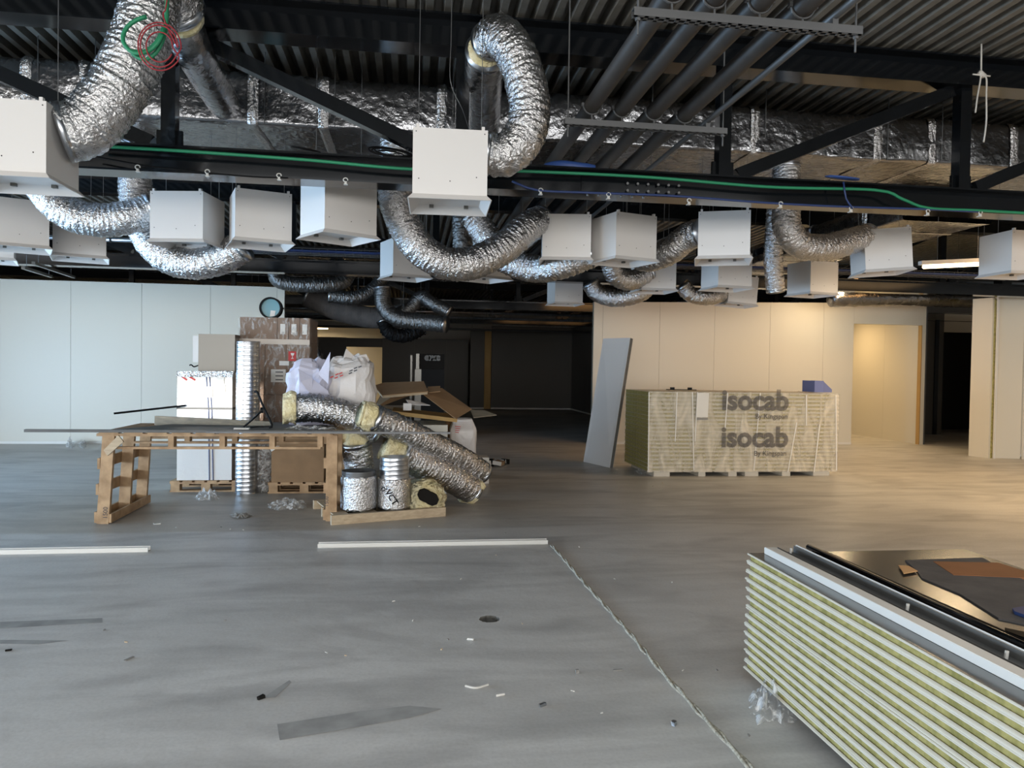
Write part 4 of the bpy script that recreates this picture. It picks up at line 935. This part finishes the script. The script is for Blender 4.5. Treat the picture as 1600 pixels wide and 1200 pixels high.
# the wrapped stack
NP, T1, L1, Z1 = 20, .0565, 2.87, .075
pp = panel(L1, 1.15, T1, True); SX = 3.345; SYp = 10.02
for k in range(NP):
    o = pp if k == 0 else copytree(pp)
    o.location = (SX+R.uniform(-.004, .004), SYp+R.uniform(-.003, .003), Z1+T1*(NP-1-k)); o.rotation_euler = (0, 0, R.uniform(-.001, .001))
    lab = ('topmost' if k == 0 else 'lowest' if k == NP-1 else ORD[k]+' from the top')
    tag(o, 'white insulated panel in the film-wrapped stack, %s' % lab, 'board', 'panels in the film-wrapped stack')
ft = [(1023,1048), (1093,1104), (1140,1153), (1166,1187), (1224,1237), (1273,1298)]
for k, (a, b) in enumerate(ft):
    x0, x1 = at(a,740,10).x, at(b,740,10).x
    lab = ['nearest the leaning panel', 'second from the leaning panel', 'third from the leaning panel', 'fourth from the leaning panel', 'fifth from the leaning panel', 'farthest from the leaning panel']
    g = B(x0, x1, 10.04, 11.1, 0, Z1)
    tag(g.build('foam_runner', 'foam'), 'white foam runner under the film-wrapped stack, %s' % lab[k], 'runner', 'foam runners under the wrapped stack')
fw_ = E('stack_wrap', (SX+L1/2, 10.6, Z1), 'printed stretch film wrapped round the panel stack, creased and shiny', 'film wrap')
zt = Z1+T1*NP
g = MB()
def ff(u, v):
    n_ = .010*noise.noise(V((u*9, v*2.2, 4)))+.006*noise.noise(V((u*34, v*5, 2)))
    return V((SX-.006+(L1+.012)*u, SYp-.022-abs(n_)-.004*math.sin(v*NP*6.283), Z1-.01+(zt-Z1+.014)*v))
g.grid(ff, 90, 80); g.grid(lambda u, v: V((SX-.006+(L1+.012)*u, SYp-.022+.22*v, zt+.006+.004*noise.noise(V((u*20, v*3, 1))))), 40, 4)
g.grid(lambda u, v: V((SX+L1+.012+.006*noise.noise(V((u*8, v*6, 7))), SYp-.02+1.16*u, Z1-.01+(zt-Z1+.014)*v)), 16, 16)
g.build('film_sheet', 'film', fw_, smooth=True)
for (xa, ya, xb, yb) in ((1058,613,1055,690), (1082,613,1084,735), (1090,613,1086,690), (1137,614,1133,670), (1188,614,1178,735), (1260,617,1260,665), (1245,660,1231,738), (1281,662,1272,738), (1306,618,1307,735), (1014,613,1013,735)):
    MB().beam(at(xa,ya,SYp-.04), at(xb,yb,SYp-.04), .012, .006, (0, 1, 0)).build('film_crease', 'whitebox', fw_)
MB().prism([at(1089,614,SYp-.036), at(1108,614,SYp-.036), at(1106,652,SYp-.036), at(1088,652,SYp-.036)][::-1], .001).build('paper_label', 'paper', fw_)
MB().prism([at(1088,653,SYp-.037), at(1106,653,SYp-.037), at(1106,656,SYp-.037), at(1088,656,SYp-.037)][::-1], .001).build('label_bar', 'greyscrap', fw_)
wI = at(1230,640,SYp-.045).x-at(1127,640,SYp-.045).x; wK = at(1229.5,654,SYp-.045).x-at(1180,654,SYp-.045).x
text('isocab', 'film_lettering', 'filmink', fw_, at(1127,639.5,SYp-.045), wI, (1, 0, 0), (0, 0, 1), .014)
text('isocab', 'film_lettering', 'filmink', fw_, at(1126,697.5,SYp-.045), wI, (1, 0, 0), (0, 0, 1), .014)
text('By Kingspan', 'film_lettering', 'ink', fw_, at(1180,654,SYp-.045), wK, (1, 0, 0), (0, 0, 1))
text('By Kingspan', 'film_lettering', 'ink', fw_, at(1178,712,SYp-.045), wK, (1, 0, 0), (0, 0, 1))
# things on the wrapped stack
bb = E('blue_box', (at(1284,610,10.3).x, 10.3, zt), 'small blue open-ended box on the wrapped panel stack', 'box')
x0, x1, zz = at(1273,600,10.3).x, at(1287,600,10.3).x, at(1280,595,10.3).z
B(x0, x1, 10.3, 10.31, zt+.012, zz).build('front', 'bluebox', bb); B(x1-.008, x1, 10.31, 10.65, zt+.012, zz).build('side', 'bluebox', bb); B(x0, x0+.008, 10.31, 10.65, zt+.012, zz).build('side', 'bluebox', bb)
MB().prism([V((x1, 10.32, zz)), V((x1+.16, 10.34, zz-.13)), V((x1+.16, 10.34, zt+.012)), V((x1, 10.32, zt+.012))], .01).build('flap', 'bluebox', bb)
tl_ = E('clamp_bar', at(1063,609,10.6), 'dark bar clamp lying on the wrapped panel stack', 'tool')
pbar = at(1041,608.5,10.5); qb = at(1088,608.5,10.5); pbar.z = qb.z = zt+.02
MB().beam(pbar, qb, .02, .012).build('bar', 'black', tl_); 
for e in (.2, .78): p_ = pbar.lerp(qb, e); B(p_.x-.03, p_.x+.03, p_.y-.015, p_.y+.015, p_.z, p_.z+.035).build('jaw', 'steel', tl_)
# ------------------------------------------------------------------ near stack of bare panels
NQ, T2, L2, W2, Z2 = 13, .0435, 2.75, 1.15, .06
NX, NY = 1.632, 3.36
pq = panel(L2, W2, T2, True)
for k in range(NQ):
    o = pq if k == 0 else copytree(pq)
    o.location = (NX+R.uniform(-.003, .003), NY+R.uniform(-.006, .006), Z2+T2*(NQ-1-k)); o.rotation_euler = (0, 0, math.radians(-90.4)+R.uniform(-.001, .001))
    lab = ('topmost' if k == 0 else 'lowest' if k == NQ-1 else ORD[k]+' from the top')
    tag(o, 'white-edged insulated panel in the bare stack, %s' % lab, 'board', 'panels in the bare stack')
ZT = Z2+T2*NQ
B(.004, L2-.004, .004, W2-.004, T2, T2+.0009).build('grey_top_face', 'topskin', pq, local=True)
for k, yy in enumerate((2.5, 1.7, .95)):
    tag(B(NX+.06, NX+1.1, yy-.05, yy+.05, 0, Z2).build('wooden_batten', 'greywood'), 'wooden batten under the bare panel stack, %s' % ['near its far end', 'under its middle', 'toward the camera'][k], 'batten', 'battens under the bare stack')
def prof(pts2, x, y0, y1, name, m, label, cat='profile'):
    """thin-walled profile: open polyline in x-z swept along y"""
    g = MB(); n = len(pts2); t = .002
    P = [(x+a, b) for a, b in pts2]
    for (a, b), (c, d) in zip(P, P[1:]):
        dx, dz = c-a, d-b; l = math.hypot(dx, dz) or 1; ox, oz = -dz/l*t, dx/l*t
        g.add([(a, y0, b), (c, y0, d), (c+ox, y0, d+oz), (a+ox, y0, b+oz), (a, y1, b), (c, y1, d), (c+ox, y1, d+oz), (a+ox, y1, b+oz)],
              [(0,1,2,3),(7,6,5,4),(0,4,5,1),(1,5,6,2),(2,6,7,3),(3,7,4,0)])
    return tag(g.build(name, m), label, cat)
zt2 = ZT+.001
prof([(.052, zt2), (.054, zt2+.028), (.0, zt2+.030), (.0, zt2+.001)][::-1], NX+.075, .75, 3.33, 'white_profile', 'track', 'white steel angle profile lying along the bare panel stack')
prof([(0, zt2+.028), (0, zt2+.001), (.085, zt2+.001), (.085, zt2+.034)], NX+.145, .75, 3.34, 'grey_channel', 'greysheet', 'grey steel channel beside the white profile on the bare stack')
prof([(0, zt2+.003), (.004, zt2+.038)], NX+.238, .75, 3.34, 'white_edge_strip', 'track', 'thin white strip on edge beside the grey channel')
tag(MB().tube([(NX+.33, 3.38, zt2+.016), (NX+.30, .75, zt2+.016)], .0145, 14).build('black_tube', 'steel', smooth=True), 'long black tube lying on the bare panel stack', 'tube')
prof([(0, zt2+.012), (0, zt2+.001), (.03, zt2+.001)], NX+.37, .75, 3.36, 'black_angle', 'black', 'black angle strip next to the black tube')
for k, (px, py) in enumerate(((1427,948), (1592,1022), (1210,851))):
    p_ = fl(px, py, zt2+.02); p_.y = min(p_.y, 3.3); p_.x = NX+.19; tag(MB().beam(V((p_.x, p_.y-.0, zt2+.004)), V((p_.x+.004, p_.y, zt2+.032)), .010, .006).build('steel_clip', 'dust'), 'small white clip standing in the grey channel, %s' % ['mid way', 'toward the camera', 'at the far end'][k], 'clip', 'clips in the channel')
for k, (px, py) in enumerate(((1225,845),(1262,868),(1345,905),(1362,913),(1540,1003),(1560,1012))):
    p_ = fl(px, py, zt2+.004); p_.y = min(p_.y, 3.25); p_.x = NX+.165; tag(MB().beam(V((p_.x, p_.y, zt2+.004)), V((p_.x+.01, p_.y-.06, zt2+.004)), .006, .005).build('metal_swarf', 'dust'), 'thin bright shaving lying in the grey channel', 'swarf', 'shavings in the channel')
def onstack(poly, th, m, name, label, cat, dz=0.0):
    P = [fl(x, y, zt2+dz) for x, y in poly]
    for q_ in P: q_.z = zt2+dz
    if (P[1]-P[0]).cross(P[2]-P[1]).z < 0: P = P[::-1]
    return tag(MB().prism(P, th).build(name, m), label, cat)
onstack([(1414,877),(1535,873),(1640,930),(1700,1010),(1640,985),(1560,968),(1500,930),(1440,905),(1432,893)], .006, 'rubber', 'rough_sheet', 'rough dark grey sheet on the bare panel stack', 'sheet')
onstack([(1458,877),(1560,879),(1572,883),(1640,905),(1640,904),(1490,898)], .012, 'brownboard', 'brown_board', 'orange-brown board lying on the rough dark sheet', 'board', .008)
onstack([(1404,884),(1420,885),(1434,893),(1412,897)], .003, 'boardedge', 'wood_offcut', 'pale wood offcut by the rough dark sheet', 'offcut', .0072)
onstack([(1582,955),(1640,945),(1640,980),(1585,960)], .012, 'bluecable', 'dark_blue_pad', 'dark blue pad cut by the frame on the rough sheet', 'pad', .0072)
onstack([(1570,985),(1640,1000),(1640,1015),(1572,990)], .01, 'black', 'black_strip', 'short black strip near the dark blue pad', 'strip', .001)
# ------------------------------------------------------------------ floor tracks and litter
def track(pa, pb, label):
    a, b = fl(*pa), fl(*pb); d = (b-a).normalized(); n_ = V((-d.y, d.x, 0)); g = MB()
    g.beam(a+V((0, 0, .002)), b+V((0, 0, .002)), .065, .004)
    for s_ in (-.031, .031): g.beam(a+n_*s_+V((0, 0, .018)), b+n_*s_+V((0, 0, .018)), .003, .034)
    return tag(g.build('floor_track', 'track'), label, 'track', 'white floor tracks')
track((-60,866), (233,861), 'white floor track cut by the frame edge')
track((497,855), (855,849), 'long white floor track ending at the sealant joint')
def chip(px, py, ln, wd, ht, ang, m, name, label, group, cat='scrap'):
    p_ = fl(px, py); a = math.radians(ang); g = MB()
    dx = V((math.cos(a), math.sin(a), 0)); g.beam(p_-dx*ln/2+V((0, 0, ht/2)), p_+dx*(ln/2)+V((0, 0, ht/2+.002)), wd, ht)
    k = len(g.v)
    for i in range(4): g.v[i] = g.v[i]+V((R.uniform(-.2, .2)*ln*.4, R.uniform(-.3, .3)*wd, 0))
    return tag(g.build(name, m), label, cat, group)
for px, py in ((510,1020),(540,1025),(352,970),(197,1004),(163,985),(615,940),(645,970),(690,1015),(240,818),(275,825),(345,824),(360,827),(380,828),(610,826),(655,823),(790,833),(775,868),(1067,1048),(1120,1048),(895,1080),(940,1115),(1170,1150),(960,905),(905,855),(720,905),(745,850),(700,1000),(816,975),(1050,910),(990,740),(1020,760),(1035,755)):
    chip(px, py, R.uniform(.008, .019), R.uniform(.004, .009), R.uniform(.003, .006), R.uniform(0, 180), R.choice(['dust', 'dust', 'greyscrap', 'palewood']), 'floor_scrap', 'tiny pale scrap lying on the concrete floor', 'tiny scraps on the floor')
chip(246, 819, .06, .03, .006, 5, 'paper', 'paper_scrap', 'small white paper scrap near the table leg', None)
chip(735, 1000, .04, .012, .01, -30, 'dust', 'pale_plug', 'short pale plug lying below the floor hole', None)
chip(782, 1087, .04, .009, .008, 10, 'dust', 'pale_screw', 'pale screw lying past the curved shaving', None, 'screw')
chip(848, 1103, .03, .014, .012, 20, 'galv', 'bolt', 'short bright bolt with a shadow on the floor', None, 'bolt')
chip(902, 1052, .016, .014, .018, 0, 'greyscrap', 'grey_nut', 'small grey nut on the floor beside the sealant joint', None, 'nut')
chip(965, 1048, .045, .009, .006, -5, 'greyscrap', 'grey_splinter', 'grey splinter on the floor near the grey nut', None)
chip(1053, 1133, .02, .018, .016, 40, 'galv', 'steel_ring', 'small steel fitting beside the sealant joint near the frame bottom', None, 'fitting')
chip(408, 1092, .03, .02, .014, 40, 'darkscrap', 'black_clip', 'small black clip on the floor by a dark scuff', None, 'clip')
chip(202, 1030, .05, .010, .005, 60, 'greyscrap', 'wood_sliver', 'thin grey sliver on the bluish floor', None)
chip(13, 1017, .03, .015, .006, 10, 'darkscrap', 'dark_flake', 'dark flake on the floor at the frame edge', None)
tag(MB().tube(spl([fl(727,1073)+V((0,0,.004)), fl(744,1076)+V((0,0,.004)), fl(763,1071)+V((0,0,.004))], .005), .005, 6).build('curved_shaving', 'dust'), 'curved white shaving on the floor below the hole', 'scrap')
def crumple(u0, v0, w_, h_, z_, m, name, label, seed, cat='film', n=16):
    def f_(u, v):
        a = 2*math.pi*u; rr = v*(.36+.3*abs(noise.noise(V((math.cos(a)*2+seed, math.sin(a)*2, 1))))+.1*noise.noise(V((math.cos(a)*7, math.sin(a)*7, seed))))
        x, y = .5+rr*math.cos(a), .5+rr*math.sin(a)
        return fl(u0+x*w_, v0+y*h_)+V((0, 0, .004+z_*(1-v*v)*(.35+abs(noise.noise(V((x*7+seed, y*7, 0))))*1.7)))
    return tag(MB().grid(f_, 2*n, n).build(name, m), label, cat)
crumple(1158, 1062, 100, 78, .10, 'clear', 'film_scrap', 'crumpled clear film scrap at the foot of the bare panel stack', 2, n=18)
crumple(300, 770, 50, 14, .10, 'clear', 'film_scrap', 'crumpled clear film on the floor beside the white box pallet', 3)
crumple(355, 803, 42, 8, .03, 'greyscrap', 'grey_strap', 'flattened grey strapping loop on the floor under the table', 6, 'strap')
crumple(410, 782, 75, 18, .07, 'clear', 'film_scrap', 'tangle of clear film and strap on the floor under the table', 9)
crumple(100, 693, 20, 8, .12, 'clear', 'film_scrap', 'small crumpled film scrap at the foot of the left wall', 12)
crumple(120, 693, 18, 8, .10, 'clear', 'film_scrap', 'second crumpled film scrap along the foot of the left wall', 13)
crumple(988, 728, 34, 14, .06, 'clear', 'film_scrap', 'clear film scrap at the foot of the wrapped stack', 15)
crumple(490, 656, 120, 12, .02, 'clear', 'film_scrap', 'loose film scrap', 15) if False else None
g = MB().grid(lambda u, v: V((-1.2+u*.5, 7.25+v*.25, .883+.05*abs(noise.noise(V((u*6, v*5, 3))))*math.sin(math.pi*u)*math.sin(math.pi*v)*2)), 20, 10)
tag(g.build('film_scrap', 'clear'), 'crumpled clear film on the table under the wool-ended duct', 'film')
for k in range(9):
    a = V((at(748+k*5.5,712,11.2).x, 11.2+R.uniform(-.2, .2), 0))
    g = MB(); g.obox(a+V((0, 0, .05)), (R.uniform(.1, .2), R.uniform(.08, .16), R.uniform(.05, .1)), (R.uniform(-.3, .3), R.uniform(-.3, .3), R.uniform(0, 3)))
    tag(g.build('rubbish_piece', R.choice(['card', 'dirtywhite', 'bluecable', 'darkscrap', 'greyscrap', 'card'])), 'bit of rubbish in the low heap beyond the duct ends', 'rubbish', 'rubbish heap on the floor')
